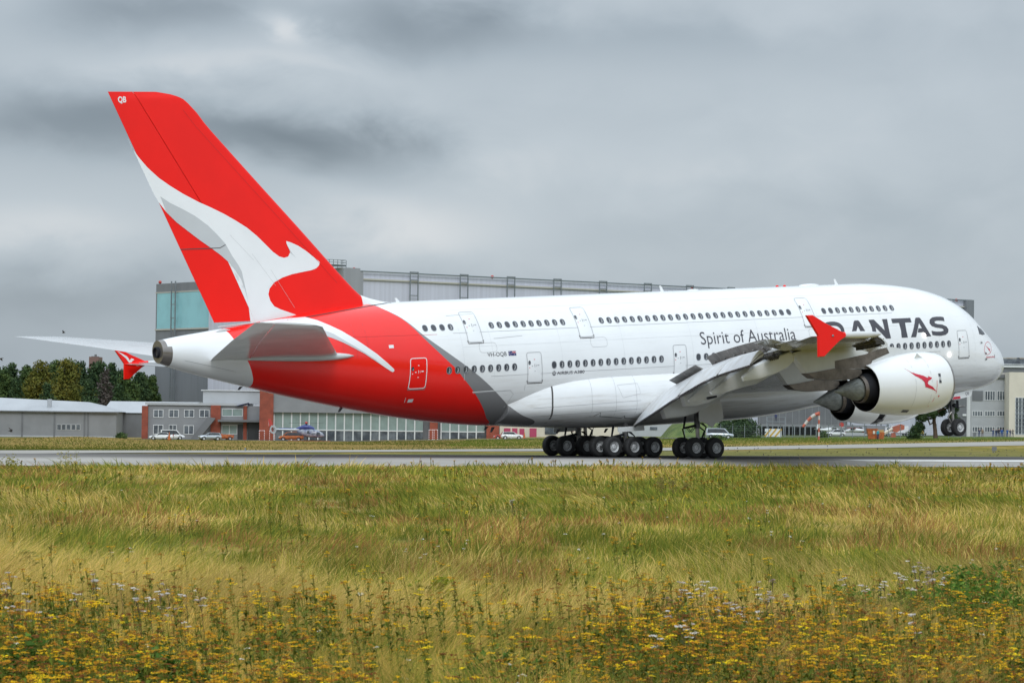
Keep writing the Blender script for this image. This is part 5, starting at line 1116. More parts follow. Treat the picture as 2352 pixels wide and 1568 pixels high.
# ------------------------------------------------------------------ vehicles, people, small things on the field
def site_of(px, py, depth): s = Site(px, depth); return s
CW = None
def car_wheels():
    mb = MB(); mb.lathe((0, 0, 0), (0, 1, 0), [(-.1, .2), (-.11, .3), (-.06, .34), (.06, .34), (.11, .3), (.1, .2)], 0, 18); t = mb.build('wheel', M_TYRE, None, smooth=40); tm = t.data; bpy.data.objects.remove(t)
    mb = MB()
    for s in (1, -1): mb.lathe((0, 0, 0), (0, s, 0), [(.1, .2), (.08, .18), (.06, .05), (.09, .01)], 0, 14)
    r = mb.build('rim', M_HUB, None, smooth=40); rm = r.data; bpy.data.objects.remove(r); return tm, rm
CWM = car_wheels()
def car(name, px, depth, turn, paint_, label, L=4.5, Hh=1.65, kind='suv', group=None, cat='car', dz=0.0):
    S = Site(px, depth); e = empty(name, (S.loc[0], S.loc[1], S.loc[2]+dz), S.rz+turn, label, cat, group); W2 = .9; h = Hh
    # body: cross-sections along the length (front at +x)
    prof = {'suv': [(-.5, .62, .98), (-.485, .36, 1.02), (-.40, .30, 1.03), (-.2, .28, 1.02), (.1, .28, 1.0), (.28, .28, .98), (.42, .30, .90), (.485, .36, .80), (.5, .50, .70)],
            'sedan': [(-.5, .55, .86), (-.48, .34, .92), (-.38, .28, .94), (0, .26, .92), (.2, .26, .90), (.40, .28, .78), (.485, .34, .66), (.5, .46, .58)],
            'van': [(-.5, .5, 1.0), (-.485, .36, 1.05), (-.3, .3, 1.06), (.1, .28, 1.06), (.3, .28, 1.0), (.46, .32, .86), (.5, .46, .7)]}[kind]
    mb = MB(); rings = []
    for t, lo, hi in prof:
        w = W2*(1-.12*max(0, abs(t)-.38)/.12); rings.append([(t*L, w*c, lo+(hi-lo)*v) for c, v in ((-.86, 0), (.86, 0), (.98, .18), (1, .5), (.96, .82), (.84, 1), (-.84, 1), (-.96, .82), (-1, .5), (-.98, .18))])
    mb.loft(rings, 0)
    cab = {'suv': [(-.47, 1.0), (-.40, h-.06), (-.1, h), (.08, h-.05), (.25, 1.0)], 'sedan': [(-.40, .9), (-.24, h-.05), (-.05, h), (.07, h-.05), (.25, .9)], 'van': [(-.49, 1.0), (-.47, h-.05), (-.1, h), (.18, h-.05), (.34, 1.0)]}[kind]
    rings = [[(t*L, .80*c*(1 if z < 1.05 else .9), z) for c in (-1, -.5, .5, 1)] for t, z in cab]
    top = [(t*L, z) for t, z in cab]; mb.loft([[(x, y*(1-.11*(z-1)/(h-1)) , z) for x, z in top] for y in (-.84, .84)], 0)
    for x in (-.31*L, .31*L):
        for s in (1, -1): mb.lathe((x, s*.865, .36), (0, s, 0), [(0, .40), (.045, .40), (.045, .34)], 1, 16)
    body = mb.build('body', [paint_, M_CARBLK], e, smooth=38)
    def ins(k, y): return [(x*k+(-.02*L)*(1-k), y, 1.0+(z-1.0)*.86+.03) for x, z in top]
    mb = MB(); n = len(top)
    for s in (1, -1):
        g = [(x*.9-.01*L, s*(.85-.095*max(0, z-1)/(h-1)), z) for x, z in [(a, 1.03+(b-1.0)*.84) for a, b in top]]; mb.add(g, [tuple(range(n))], 0); 
        for k in (-.16, .05): mb.b2((k*L-.04, s*.80-.055, 1.0), (k*L+.04, s*.80+.055, h-.14), 1)
    a, b = top[-2], top[-1]; f = lambda p, q, t: (p[0]+(q[0]-p[0])*t, p[1]+(q[1]-p[1])*t)
    for p, q in ((top[-2], top[-1]), (top[1], top[0])):
        u, v = f(p, q, .1), f(p, q, .92); d = .03 if p == top[-2] else -.03; mb.add([(u[0]+d, -.66, u[1]+.02), (u[0]+d, .66, u[1]+.02), (v[0]+d, .74, v[1]+.02), (v[0]+d, -.74, v[1]+.02)], [(0, 1, 2, 3)], 0)
    mb.build('window', [M_CARGL, M_CARBLK], e)
    for s in (1, -1):
        mb = MB(); mb.box((.485*L, s*.62, .74 if kind != 'sedan' else .6), (.14, .36, .16), 0); mb.build('headlight', M_CLEAR, e)
        mb = MB(); mb.box((-.487*L, s*.66, .9), (.1, .26, .24), 0); mb.build('tail_light', M_CRED, e)
        mb = MB(); mb.box((.14*L, s*.97, 1.02), (.14, .16, .12), 0); mb.build('mirror', paint_, e)
        for x in (-.31*L, .31*L):
            w = bpy.data.objects.new('wheel', CWM[0]); link(w, e); w.location = (x, s*.80, .34); r = bpy.data.objects.new('rim', CWM[1]); link(r, w)
    mb = MB(); mb.box((.5*L, 0, .62), (.06, .9, .18), 0); mb.box((.505*L, 0, .46), (.05, .5, .11), 1); mb.build('grille', [M_CARBLK, M_FRAME], e)
    return e
car('off_roader', 1921, 762, math.pi+.16, M_WV, 'white off-road car on the perimeter road left of the orange skip', 4.5, 1.66, 'suv', dz=-.1)
car('parked_car', 374, 640, math.pi, M_WV, 'white saloon parked in front of the two storey office', 4.7, 1.45, 'sedan', 'cars parked by the office')
car('parked_car', 398, 652, .25, M_WV, 'white van with dark front behind the white saloon', 4.8, 1.95, 'van', 'cars parked by the office')
car('parked_car', 485.5, 640, math.pi+.3, M_SILV, 'silver estate car with red tail lamp parked by the stair', 4.3, 1.5, 'suv', 'cars parked by the office')
car('parked_car', 514, 655, math.pi+.4, M_ORANGE, 'orange red car half hidden behind the silver estate', 4.2, 1.2, 'sedan', 'cars parked by the office')
car('parked_car', 1162, 655, math.pi, M_REDV, 'red car in front of the cream workshop', 4.3, 1.45, 'sedan', 'cars parked by the workshop', dz=-.2)
car('parked_car', 1178, 648, .1, M_WV, 'white car in front of the cream workshop', 4.3, 1.5, 'suv', 'cars parked by the workshop', dz=-.2)
car('fire_pickup', 672, 648, math.pi, M_ORANGE, 'orange pickup standing beyond the helicopter tail', 4.8, 1.7, 'van', None, 'pickup')
car('parked_van', 1655, 600, 0, M_SILV, 'silver van parked behind the forward main wheels', 5, 1.9, 'van', None, 'van')

# helicopter (nose to the right)
S = Site(719, 642); e = empty('helicopter', (S.loc[0], S.loc[1], S.loc[2]+.1), S.rz, 'white and blue helicopter with shrouded tail rotor in front of the glass hall', 'helicopter'); e.scale = (.67, .75, .82); X = lambda v: S.x(v)
mb = MB(); rings = []
for t, w, lo, hi in ((-4.2, .35, 1.9, 2.5), (-3.2, .8, 1.35, 2.7), (-2, 1.0, .95, 2.75), (-.5, 1.05, .75, 2.75), (1, 1.05, .72, 2.65), (2.2, .95, .75, 2.3), (3.1, .7, .85, 1.8), (3.6, .3, 1.05, 1.4)):
    rings.append([(t, w*math.copysign(abs(math.cos(a))**.8, math.cos(a)), (lo+hi)/2+(hi-lo)/2*math.copysign(abs(math.sin(a))**.8, math.sin(a))) for a in [2*math.pi*k/16 for k in range(16)]])
mb.loft(rings, 0); mb.build('body', [mat('helicopter_silver', (.33, .36, .40), .35, coat=.3, vary=(1, .25, (.08, .1, .2)))], e, smooth=50)
mb = MB(); rings = [[(t, w*math.cos(a), z+h*math.sin(a)) for a in [2*math.pi*k/12 for k in range(12)]] for t, w, z, h in ((-4.6, .2, 2.7, .2), (-3.4, .6, 2.95, .4), (-2, .7, 3.2, .6), (-.6, .6, 3.1, .55), (.8, .3, 2.8, .2))]; mb.loft(rings, 0); mb.build('engine_cowling', M_DBLUE, e, smooth=50)
mb = MB(); mb.tube([(-3.6, 0, 2.5), (-6, 0, 2.5), (-10.2, 0, 2.55)], [.42, .3, .22], 0, 10); mb.b2((-9.5, -.06, 2.62), (-5, .06, 2.9), 1); mb.build('tail_boom', [M_SILV, M_DBLUE], e, smooth=50)
mb = MB(); mb.lathe((-11.1, -.25, 2.5), (0, 1, 0), [(0, .58), (0, .95), (.25, 1.0), (.5, .95), (.5, .58), (0, .58)], 2, 24); mb.add([(-12.4, 0, 3.3), (-11.4, 0, 3.4), (-12, 0, 5.0), (-12.6, 0, 5.0)], [(0, 1, 2, 3)], 0); mb.loft([[(-12.3, y, 3.2), (-11.2, y, 3.6), (-11.9, y, 5.0), (-12.6, y, 5.0)] for y in (-.08, .08)], 1); f = mb.build('tail_fin', [M_WV, M_REDV, M_SILV], e, smooth=40)
mb = MB()
for k in range(8): a = k*math.pi/4; mb.b2((-11.14, -.05, 2.46), (-11.06, .05, 2.54)); mb.tube([(-11.1, 0, 2.5), (-11.1+.56*math.cos(a), 0, 2.5+.56*math.sin(a))], .05, 0, 5)
mb.build('tail_rotor', M_CARBLK, f)
mb = MB(); mb.tube([(-1.6, 0, 3.5), (-1.6, 0, 4.1)], .16, 0); mb.ball((-1.6, 0, 4.15), (.45, .45, .28), 1); mb.build('rotor_mast', [M_CARBLK, M_REDV], e, smooth=50)
for k in range(4):
    a = .35+k*math.pi/2; mb = MB(); mb.box((-1.6+2.7*math.cos(a), 2.7*math.sin(a), 4.08), (5.0, .24, .05), 0, rz=a); mb.build('rotor_blade', M_CARBLK, e)
for x0, x1, z0, z1 in ((-1.3, -.3, 1.65, 2.35), (0, 1.1, 1.55, 2.3), (1.35, 2.5, 1.35, 2.0)):
    mb = MB(); mb.loft([[(x0, y, z0), (x1, y, z0), (x1-.15, y*.86, z1), (x0+.1, y*.9, z1)] for y in (-1.07, -1.03)], 0); mb.build('window', M_CARGL, e)
mb = MB()
for y in (-1, 1): mb.tube([(-2.2, y, .1), (2.4, y, .1), (2.8, y, .3)], .07, 0, 6); mb.tube([(-1.3, y, .1), (-1.3, y*.6, .9)], .06, 0, 6); mb.tube([(1.4, y, .1), (1.4, y*.6, .9)], .06, 0, 6)
mb.build('landing_skid', M_CARBLK, e)
S = Site(714, 640); mb = MB(); mb.b2((-4, -2, -.2), (4, 2, .1)); o = tag(mb.build('landing_platform', M_ORANGE, None, loc=S.loc), 'low orange platform under the helicopter', 'platform'); o.rotation_euler = (0, 0, S.rz)
for i, px in enumerate((691-449.5*0-0, 0)): pass
for px, lb in ((690.5-0, ''),): pass
def barrier(px, depth, label):
    S = Site(px, depth); e = empty('barrier', S.loc, S.rz, label, 'barrier', 'red and white barriers')
    mb = MB(); n = 9
    pts = [(-.5, 0, 0), (-.5, 0, 1.9), (.5, 0, 1.9), (.5, 0, 0)]
    for a, b in zip(pts, pts[1:]):
        for k in range(n): u = [a[j]+(b[j]-a[j])*k/n for j in range(3)]; v = [a[j]+(b[j]-a[j])*(k+1)/n for j in range(3)]; mb.tube([u, v], .075, k % 2, 6)
    mb.build('hoop', [M_WV, M_REDV], e)
barrier(604.5, 656, 'red and white hoop barrier at the brick column, left one of the pair'); barrier(628, 656, 'red and white hoop barrier under the helicopter tail'); barrier(994, 656, 'red and white hoop barrier before the narrow brick column, left one of the pair'); barrier(1002, 656, 'red and white hoop barrier before the narrow brick column, right one of the pair')

def cone(px, depth, label, h=.9):
    S = Site(px, depth); mb = MB(); mb.lathe((0, 0, 0), (0, 0, 1), [(0, .32*h), (.05, .32*h), (.05, .22*h), (h*.4, .15*h), (h*.6, .1*h), (h, .04*h)], 0, 12, True); o = tag(mb.build('traffic_cone', M_ORANGE, None, smooth=40, loc=S.loc), label, 'cone'); return o
cone(392, 636, 'orange cone beside the white saloon', 1.5); cone(1207, 640, 'orange cone in front of the pink doors', 1.2)
# windsock
M_SKR = mat('faded_red_cloth', (.50, .13, .085), .8, vary=(2, .3)); M_SKW = mat('faded_white_cloth', (.55, .51, .48), .8, vary=(2, .2))
S = Site(1883, 560); e = S.empty('windsock', 'red and white windsock on a banded pole, hanging to the left', 'windsock'); z1 = S.z(1883, 945); mb = MB(); n = 7
for k in range(n): mb.tube([(0, 0, z1*k/n), (0, 0, z1*(k+1)/n)], .16, (k+1) % 2, 8)
mb.build('pole', [M_SKW, M_SKR], e, smooth=50); mb = MB(); pts = [(0, 949), (-9, 952), (-18, 958), (-26, 966), (-32, 974), (-37, 980)]
pp = [(p*S.k, 0, S.z(1883+p, q)) for p, q in pts]; rs = [.28, .30, .28, .26, .24, .2]
for i in range(5): mb.tube([pp[i], pp[i+1]], [rs[i], rs[i+1]], i % 2, 10, False)
mb.build('sock', [M_SKR, M_SKW], e, smooth=50)
# orange skip
S = Site(2014, 590); e = S.empty('skip', 'orange waste skip with sloping ends and a pale sign on its side', 'skip'); f = lambda v: S.x(1992.8+(v-2114.5)*.65)
mb = MB(); zt_ = S.z(2014, 986); w = 1.0
def prism(a, b, c, d, z, y0, y1): return [(f(a), y0, z), (f(b), y0, z), (f(c), y0, 0), (f(d), y0, 0), (f(a), y1, z), (f(b), y1, z), (f(c), y1, 0), (f(d), y1, 0)]
P6 = [(0, 1, 2, 3), (7, 6, 5, 4), (0, 4, 5, 1), (1, 5, 6, 2), (2, 6, 7, 3), (3, 7, 4, 0)]
mb.add(prism(2114.5, 2152, 2149, 2122, zt_, -1, 1), P6, 0); mb.add(prism(2150, 2177, 2172, 2153, S.z(2030, 992), -.7, 1.6), P6, 0); mb.add(prism(2154, 2175, 2177, 2152, S.z(2030, 987), 0, 1.5), P6, 2)
for v in (2120, 2127, 2146): mb.b2((f(v)-.09, -1.12, .1), (f(v)+.09, -1.0, zt_-.05), 0)
mb.b2((f(2114), -1.1, zt_), (f(2152.5), 1.1, zt_+.14), 0); mb.build('body', [M_ORANGE, M_FRAME, mat('skip_load', (.42, .30, .12), .8)], e); mb = MB(); mb.b2((f(2134), -1.2, S.z(2014, 996)), (f(2142), -1.125, S.z(2014, 989))); mb.build('sign', M_BEIGE, e)

# people
def cloth(name, top, legs, hat=(.05, .03, .02)):
    m = bpy.data.materials.new(name); m.use_nodes = True; T = NT(m.node_tree); p = T.n['Principled BSDF']; p.inputs['Roughness'].default_value = .8; t = T.new('ShaderNodeTexCoord'); sp = T.new('ShaderNodeSeparateXYZ'); T.l.new(t.outputs['Object'], sp.inputs[0]); z = sp.outputs[2]
    ax = T.math('ABSOLUTE', sp.outputs[0]); c = T.mix(T.math('GREATER_THAN', z, .08), (.03, .03, .03, 1), (*legs, 1)); c = T.mix(T.math('GREATER_THAN', z, .92), c, (*top, 1)); c = T.mix(T.math('GREATER_THAN', z, 1.47), c, (.45, .28, .20, 1)); c = T.mix(T.math('GREATER_THAN', z, 1.68), c, (*hat, 1))
    T.put(p.inputs['Base Color'], c); return m
def person(px, depth, top, legs, label, group=None, turn=0., arms='down', sc=1.0):
    V = [(0, 0, .95), (0, 0, 1.15), (0, 0, 1.38), (0, 0, 1.5), (0, .01, 1.60), (0, .01, 1.73), (.10, 0, .90), (.12, .02, .5), (.13, .03, .07), (.13, -.10, .04), (-.10, 0, .90), (-.13, -.02, .5), (-.16, .02, .07), (-.16, -.12, .04)]
    R = [.15, .14, .16, .065, .10, .085, .10, .07, .05, .045, .10, .07, .05, .045]; E = [(0, 1), (1, 2), (2, 3), (3, 4), (4, 5), (0, 6), (6, 7), (7, 8), (8, 9), (0, 10), (10, 11), (11, 12), (12, 13)]
    for s in (1, -1):
        b = len(V)
        if arms == 'down' or (arms == 'one' and s < 0): V += [(s*.20, 0, 1.38), (s*.26, .03, 1.12), (s*.25, -.08, .88), (s*.25, -.10, .80)]
        else: V += [(s*.20, 0, 1.38), (s*.27, -.10, 1.2), (s*.10, -.28, 1.5), (s*.07, -.30, 1.56)]
        R += [.07, .05, .04, .035]; E += [(2, b), (b, b+1), (b+1, b+2), (b+2, b+3)]
    me = bpy.data.meshes.new('person'); me.from_pydata(V, E, []); S = Site(px, depth); o = bpy.data.objects.new('person', me); link(o); o.location = S.loc; o.rotation_euler = (0, 0, S.rz+turn); o.scale = (sc, sc, sc)
    md = o.modifiers.new('skin', 'SKIN'); sv = me.skin_vertices[0].data
    for i, r in enumerate(R): sv[i].radius = (r, r)
    sv[0].use_root = True; ss = o.modifiers.new('smooth', 'SUBSURF'); ss.levels = 1; ss.render_levels = 1
    me.materials.append(cloth('clothes', top, legs)); tag(o, label, 'person', group); return o
person(2018.5, 588, (.02, .30, .36), (.03, .05, .10), 'person in a teal top standing at the orange skip', None, .3)
GP = 'people watching by the office block'
for px, tp, lg, lb, ar, tn in ((2251, (.03, .04, .09), (.03, .05, .12), 'person in dark clothes holding a camera up, left of the group', 'up', .2), (2258.5, (.22, .16, .11), (.10, .07, .06), 'person in brown standing next to the left photographer', 'down', -.3), (2283, (.03, .06, .16), (.03, .06, .16), 'person in blue overalls at the left end of the main group', 'up', .1), (2290, (.02, .03, .06), (.03, .05, .13), 'person in dark jacket and blue trousers within the main group', 'down', .5), (2296, (.02, .02, .04), (.02, .03, .07), 'person in black beside the taller blue figure', 'one', -.4),
                                (2303, (.02, .09, .30), (.02, .06, .2), 'taller person in bright blue with reddish hair', 'down', .0), (2315.5, (.03, .10, .32), (.03, .07, .22), 'person in bright blue overalls before the drainpipe', 'up', .3), (2322, (.05, .05, .08), (.04, .06, .14), 'person in dark top crouched over a bag right of the drainpipe', 'down', .8), (2328, (.20, .18, .16), (.05, .05, .07), 'person in grey at the right end of the main group', 'one', -.2)):
    person(px, 700, tp, lg, lb, GP, tn, ar, 1.04 if 'taller' in lb else 1.0)
person(1784, 700, (.03, .04, .12), (.03, .03, .06), 'person in dark blue standing on a platform beyond the fence', None, 0).location.z += 3.2
S = Site(1784, 702); mb = MB(); mb.b2((-2, -1, 3.1), (2, 1, 3.25)); 
for x in (-1.9, 1.9): mb.b2((x-.08, -.9, 0), (x+.08, -.75, 4.2))
mb.b2((-2, -.9, 4.1), (2, -.8, 4.2)); o = tag(mb.build('work_platform', M_STEEL, None, loc=S.loc), 'grey steel work platform under the person beyond the fence', 'platform'); o.rotation_euler = (0, 0, S.rz)

# boom lift, parked light aircraft and trucks beyond the fence
S = Site(2066, 640); e = S.empty('boom_lift', 'orange red boom lift with raised arm right of the skip', 'lift'); f = lambda a, b, y=0: (S.x(2052+(a-2187)*.62), y, S.z(2060, b+3)); mb = MB()
mb.loft([[f(2187, 988, y), f(2188, 977, y), f(2200, 974, y), f(2215, 971, y), f(2229, 973, y), f(2228, 983, y), f(2210, 986, y), f(2200, 990, y)] for y in (-1.2, 1.2)], 0); mb.loft([[f(2180, 1001, y), f(2183, 991, y), f(2196, 990, y), f(2198, 1001, y)] for y in (-1, 1)], 0); mb.build('body', [mat('lift_orange', (.42, .10, .05), .5, vary=(.8, .3))], e)
mb = MB(); mb.tube([f(2188, 982), f(2155, 993)], .35, 0, 6); mb.build('boom', M_BEIGE, e)
def lightplane(px, depth, body, stripe, label, turn, sc=1.0):
    S = Site(px, depth); e = empty('light_aircraft', S.loc, S.rz+turn, label, 'airplane', 'light aircraft parked beyond the fence'); mb = MB()
    rings = [[(x*sc, w*sc*math.cos(a), (z+h*math.sin(a))*sc) for a in [2*math.pi*k/10 for k in range(10)]] for x, w, z, h in ((-4.5, .12, 1.7, .15), (-2, .45, 1.6, .45), (0, .6, 1.6, .7), (1.4, .6, 1.5, .6), (2.6, .45, 1.4, .4), (3.1, .15, 1.35, .15))]; mb.loft(rings, 0); mb.build('body', body, e, smooth=50)
    mb = MB(); mb.b2((-.3*sc, -5.4*sc, 2.25*sc), (1.2*sc, 5.4*sc, 2.38*sc)); mb.build('wing', stripe, e); mb = MB(); mb.loft([[(-4.6*sc, y, 1.7*sc), (-3.6*sc, y, 1.8*sc), (-4.3*sc, y, 3.1*sc), (-4.8*sc, y, 3.1*sc)] for y in (-.05, .05)], 0); mb.b2((-4.7*sc, -1.6*sc, 1.8*sc), (-3.9*sc, 1.6*sc, 1.87*sc)); mb.build('tail', stripe, e)
    mb = MB(); mb.b2((.4*sc, -.58*sc, 1.75*sc), (1.3*sc, .58*sc, 2.2*sc)); mb.build('window', M_CARGL, e)
    mb = MB()
    for x, y in ((.2, 1), (.2, -1), (2.4, 0)): mb.tube([(x*sc, y*.5*sc, 1.1*sc), (x*sc, y*sc, .3*sc)], .06*sc, 0, 5); mb.lathe((x*sc, y*sc-.08*sc, .3*sc), (0, 1, 0), [(0, .3*sc), (.16*sc, .3*sc)], 0, 10, True)
    mb.build('landing_gear', M_CARBLK, e)
lightplane(1912, 790, M_WV, M_WV, 'white light aircraft parked beyond the fence, above the roof of the off-road car', .4, .85); lightplane(1966, 790, M_WV, M_REDV, 'white light aircraft with red wing beyond the fence, right of the off-road car', 2.8, .8); lightplane(1984, 800, M_REDV, M_WV, 'red light aircraft with white wing half hidden by the skip', .2, .75)
def truck(px, depth, cabm, boxm, label, L=7.5, turn=0., sc=.8):
    S = Site(px, depth); e = empty('truck', S.loc, S.rz+turn, label, 'truck'); e.scale = (sc,)*3; mb = MB(); mb.b2((1.6, -1.1, .7), (L/2, 1.1, 2.6), 0); mb.build('cab', cabm, e); mb = MB(); mb.b2((-L/2, -1.2, .9), (1.5, 1.2, 3.0), 0); mb.b2((-L/2, -.9, .6), (L/2-.2, .9, .88), 1); mb.build('cargo_box', [boxm, M_CARBLK], e); mb = MB(); mb.b2((2.2, -1.14, 1.7), (L/2-.3, -1.105, 2.4)); mb.b2((2.2, 1.105, 1.7), (L/2-.3, 1.14, 2.4)); mb.build('window', M_CARGL, e)
    for x in (-2.4, 2.4):
        for s in (1, -1): w = bpy.data.objects.new('wheel', CWM[0]); link(w, e); w.location = (x, s*1.0, .5); w.scale = (1.45,)*3
truck(2020, 760, M_WV, M_WALL, 'white truck with grey box behind the skip', 7.5, .2); truck(2060, 770, M_WALLD, M_WV, 'white box truck behind the boom lift', 7, math.pi); truck(2112, 790, M_YEL, M_YEL, 'small yellow works truck half hidden left of the pine trunk', 3.8, sc=.6)
truck(1950, 800, M_CARBLK, M_WALLD, 'dark grey truck behind the light aircraft left of the skip', 8, 0.1)
S = Site(1990, 775); mb = MB(); mb.b2((S.x(1944), 0, -.5), (S.x(1995), .8, S.z(1970, 993))); o = tag(mb.build('low_wall', M_ROOFW, None, loc=S.loc), 'long low white wall beyond the off-road car', 'wall'); o.rotation_euler = (0, 0, S.rz)
# covered yard of steel posts
S = Site(1690, 815); e = S.empty('open_shed', 'open steel shed with thin posts in front of the long hangar wall', 'shed'); mb = MB(); zt_ = S.z(1760, 977)
mb.b2((S.x(1725), 0, zt_), (S.x(1990), 8, zt_+.35)); mb.build('roof', M_WALL, e); mb = MB()
for px in np.arange(1727, 1990, 12.5): mb = MB(); mb.b2((S.x(px)-.12, 0, 0), (S.x(px)+.12, .25, zt_)); mb.build('post', M_STEEL, e)
mb = MB(); mb.b2((S.x(1745), 6, 0), (S.x(1990), 6.3, zt_*.9)); mb.build('rear_wall', M_BLK, e); mb = MB(); mb.b2((S.x(1720), -1, 0), (S.x(1746), 4, S.z(1730, 983))); mb.build('container', M_WALL, e)
S = Site(1778, 640); mb = MB(); mb.b2((-1.6, -.1, .2), (1.6, .1, 1.7), 0); [mb.box((x, -.12, .95), (.3, .04, 1.9), 1, R=Matrix.Rotation(.7, 3, 'Y')) for x in (-1, 0, 1)]; mb.b2((-1.4, -.06, -.5), (-1.3, .06, .2), 0); mb.b2((1.3, -.06, -.5), (1.4, .06, .2), 0); o = tag(mb.build('warning_board', [M_WV, M_YEL], None, loc=S.loc), 'yellow and white warning board on the fence', 'sign'); o.rotation_euler = (0, 0, S.rz)
# perimeter fence
S = Site(1560, 630); e = S.empty('perimeter_fence', 'thin wire perimeter fence on grey posts at right', 'fence'); h = 2.3
for px in np.arange(1575, 2230, 27.5):
    d = 630; P = at(px, 784, d); z = float(terrain_z(P[0], P[1]))-S.base; x = S.x(px); mb = MB(); mb.tube([(x, 0, z-.3), (x, 0, z+h), (x, -.35, z+h+.35)], .06, 0, 5); mb.build('post', M_STEEL, e)
mb = MB(); xs_ = np.arange(1575, 2230, 27.5)
for k in (.15, .5, .85, 1.2, 1.55, 1.9, 2.25): mb.tube([(S.x(px), 0, float(terrain_z(*at(px, 784, 630)[:2]))-S.base+k) for px in xs_], .016, 0, 4)
mb.build('wire', M_STEEL, e)
# pavement by the office, perimeter road
strip('perimeter_road', [(-500, 700), (1560, 590), (1700, 655), (2000, 735), (2300, 820), (2900, 900)], [(-500, 701), (1560, 612), (1700, 690), (2000, 775), (2300, 860), (2900, 960)], M_ROAD, .06, 80)
for px, dep, hh, ww, lb in ((2240.7, 640, .9, .6, 'small grey cabinet on the grass in front of the office block'), (2286, 396, .55, .56, 'dark runway distance marker board at the far edge of the runway')):
    S = Site(px, dep); e = S.empty('marker_board', lb, 'sign', None); mb = MB(); mb.b2((-ww/2, -.05, hh*.35), (ww/2, .05, hh*1.2)); mb.build('board', M_WALLD, e); mb = MB(); mb.b2((-.06, .05, -.6), (.06, .12, hh*.36)); mb.b2((-ww*.4, .05, -.6), (-ww*.3, .1, hh*.36)); mb.build('leg', M_STEEL, e)
for px, dep, lb in ((567, 302, 'small yellow light on a stub at the taxiway edge, left'), (1903, 436, 'small pale stub light on the far taxiway edge right of the wheels')):
    S = Site(px, dep); e = S.empty('edge_light', lb, 'light', None); mb = MB(); mb.tube([(0, 0, -.1), (0, 0, .35)], .06, 0, 6); mb.build('stem', M_STEEL, e); mb = MB(); mb.ball((0, 0, .42), .07, 0); mb.build('lens', M_YEL, e, smooth=60)
for px, dep, lb in ((1935, 690, 'red octagonal sign on the fence below the inner engine'),):
    S = Site(px, dep); e = S.empty('round_sign', lb, 'sign'); mb = MB(); mb.lathe((0, -.05, S.z(px, 975)), (0, 1, 0), [(0, .01), (0, .5), (.06, .5), (.06, .01)], 0, 8); mb.build('disc', M_REDV, e); mb = MB(); mb.tube([(0, .1, -.3), (0, .1, S.z(px, 974))], .06, 0, 6); mb.build('post', M_STEEL, e)

# birds
def bird_mesh(flap):
    mb = MB(); mb.loft([[(x, w*math.cos(a), h*math.sin(a)) for a in [2*math.pi*k/8 for k in range(8)]] for x, w, h in ((-.16, .01, .005), (-.10, .03, .015), (0, .04, .04), (.08, .035, .035), (.12, .02, .02), (.15, .004, .004))], 0)
    for s in (1, -1): mb.loft([[(-.05, s*.02, .01), (.06, s*.02, .02), (.06, s*.02, .012)], [(-.04, s*.14, .01+flap*.6), (.07, s*.14, .02+flap*.6), (.07, s*.14, .015+flap*.6)], [(-.08, s*.30, flap), (-.03, s*.31, flap), (-.03, s*.31, flap-.004)]], 0)
    o = mb.build('bird', mat('dark_plumage', (.05, .045, .04), .8), None, smooth=50); me = o.data; bpy.data.objects.remove(o); return me
BM = [bird_mesh(.16), bird_mesh(-.08), bird_mesh(.26)]
def bird(px, py, depth, k, sc, label, group, turn):
    o = bpy.data.objects.new('bird', BM[k]); link(o); o.location = at(px, py, depth); o.rotation_euler = (random.uniform(-.4, .4), random.uniform(-.2, .2), math.atan2(RH[1], RH[0])+turn); o.scale = (sc,)*3; tag(o, label, 'bird', group)
bird(146.5, 764, 250, 0, .95, 'dark bird flying above the wing tip fence at left', None, 2.9); bird(3, 823, 250, 1, 1.2, 'dark bird at the left edge in front of the trees', None, 3.3); bird(24, 990, 210, 0, 1.1, 'brown bird flying in front of the grey warehouse', None, .5)
rb = np.random.default_rng(11)
for i in range(110):
    px = 1660+(2352-1660)*rb.random()**.9; py = 1029.5+rb.random()**.8*17; d = rb.uniform(215, 300)
    bird(px, py+(px-2000)*.002, d, int(rb.integers(3)), rb.uniform(.24, .42), 'tiny dark bird of the flock skimming the grass beyond the runway', 'flock of small birds over the runway verge', rb.uniform(0, 6.28))
# ------------------------------------------------------------------ meadow in the foreground
def smooth_patch(l, d): return fbm(l*.16, d*.055, 21, 4)
def mesh_from(name, V, F3, Cc, m, kind='stuff', F4=None):
    me = bpy.data.meshes.new(name); n3 = 0 if F3 is None else len(F3); n4 = 0 if F4 is None else len(F4)
    me.vertices.add(len(V)); me.vertices.foreach_set('co', np.asarray(V, np.float32).ravel())
    loops = np.concatenate([x.ravel() for x in (F3, F4) if x is not None]).astype(np.int32); me.loops.add(len(loops)); me.loops.foreach_set('vertex_index', loops)
    st = np.concatenate([np.arange(n3)*3, n3*3+np.arange(n4)*4]).astype(np.int32); me.polygons.add(n3+n4); me.polygons.foreach_set('loop_start', st)
    me.update(calc_edges=True); a = me.color_attributes.new('tint', 'FLOAT_COLOR', 'POINT'); a.data.foreach_set('color', np.concatenate([Cc, np.ones((len(Cc), 1))], 1).astype(np.float32).ravel())
    me.materials.append(m); o = bpy.data.objects.new(name, me); link(o); return tag(o, kind=kind)
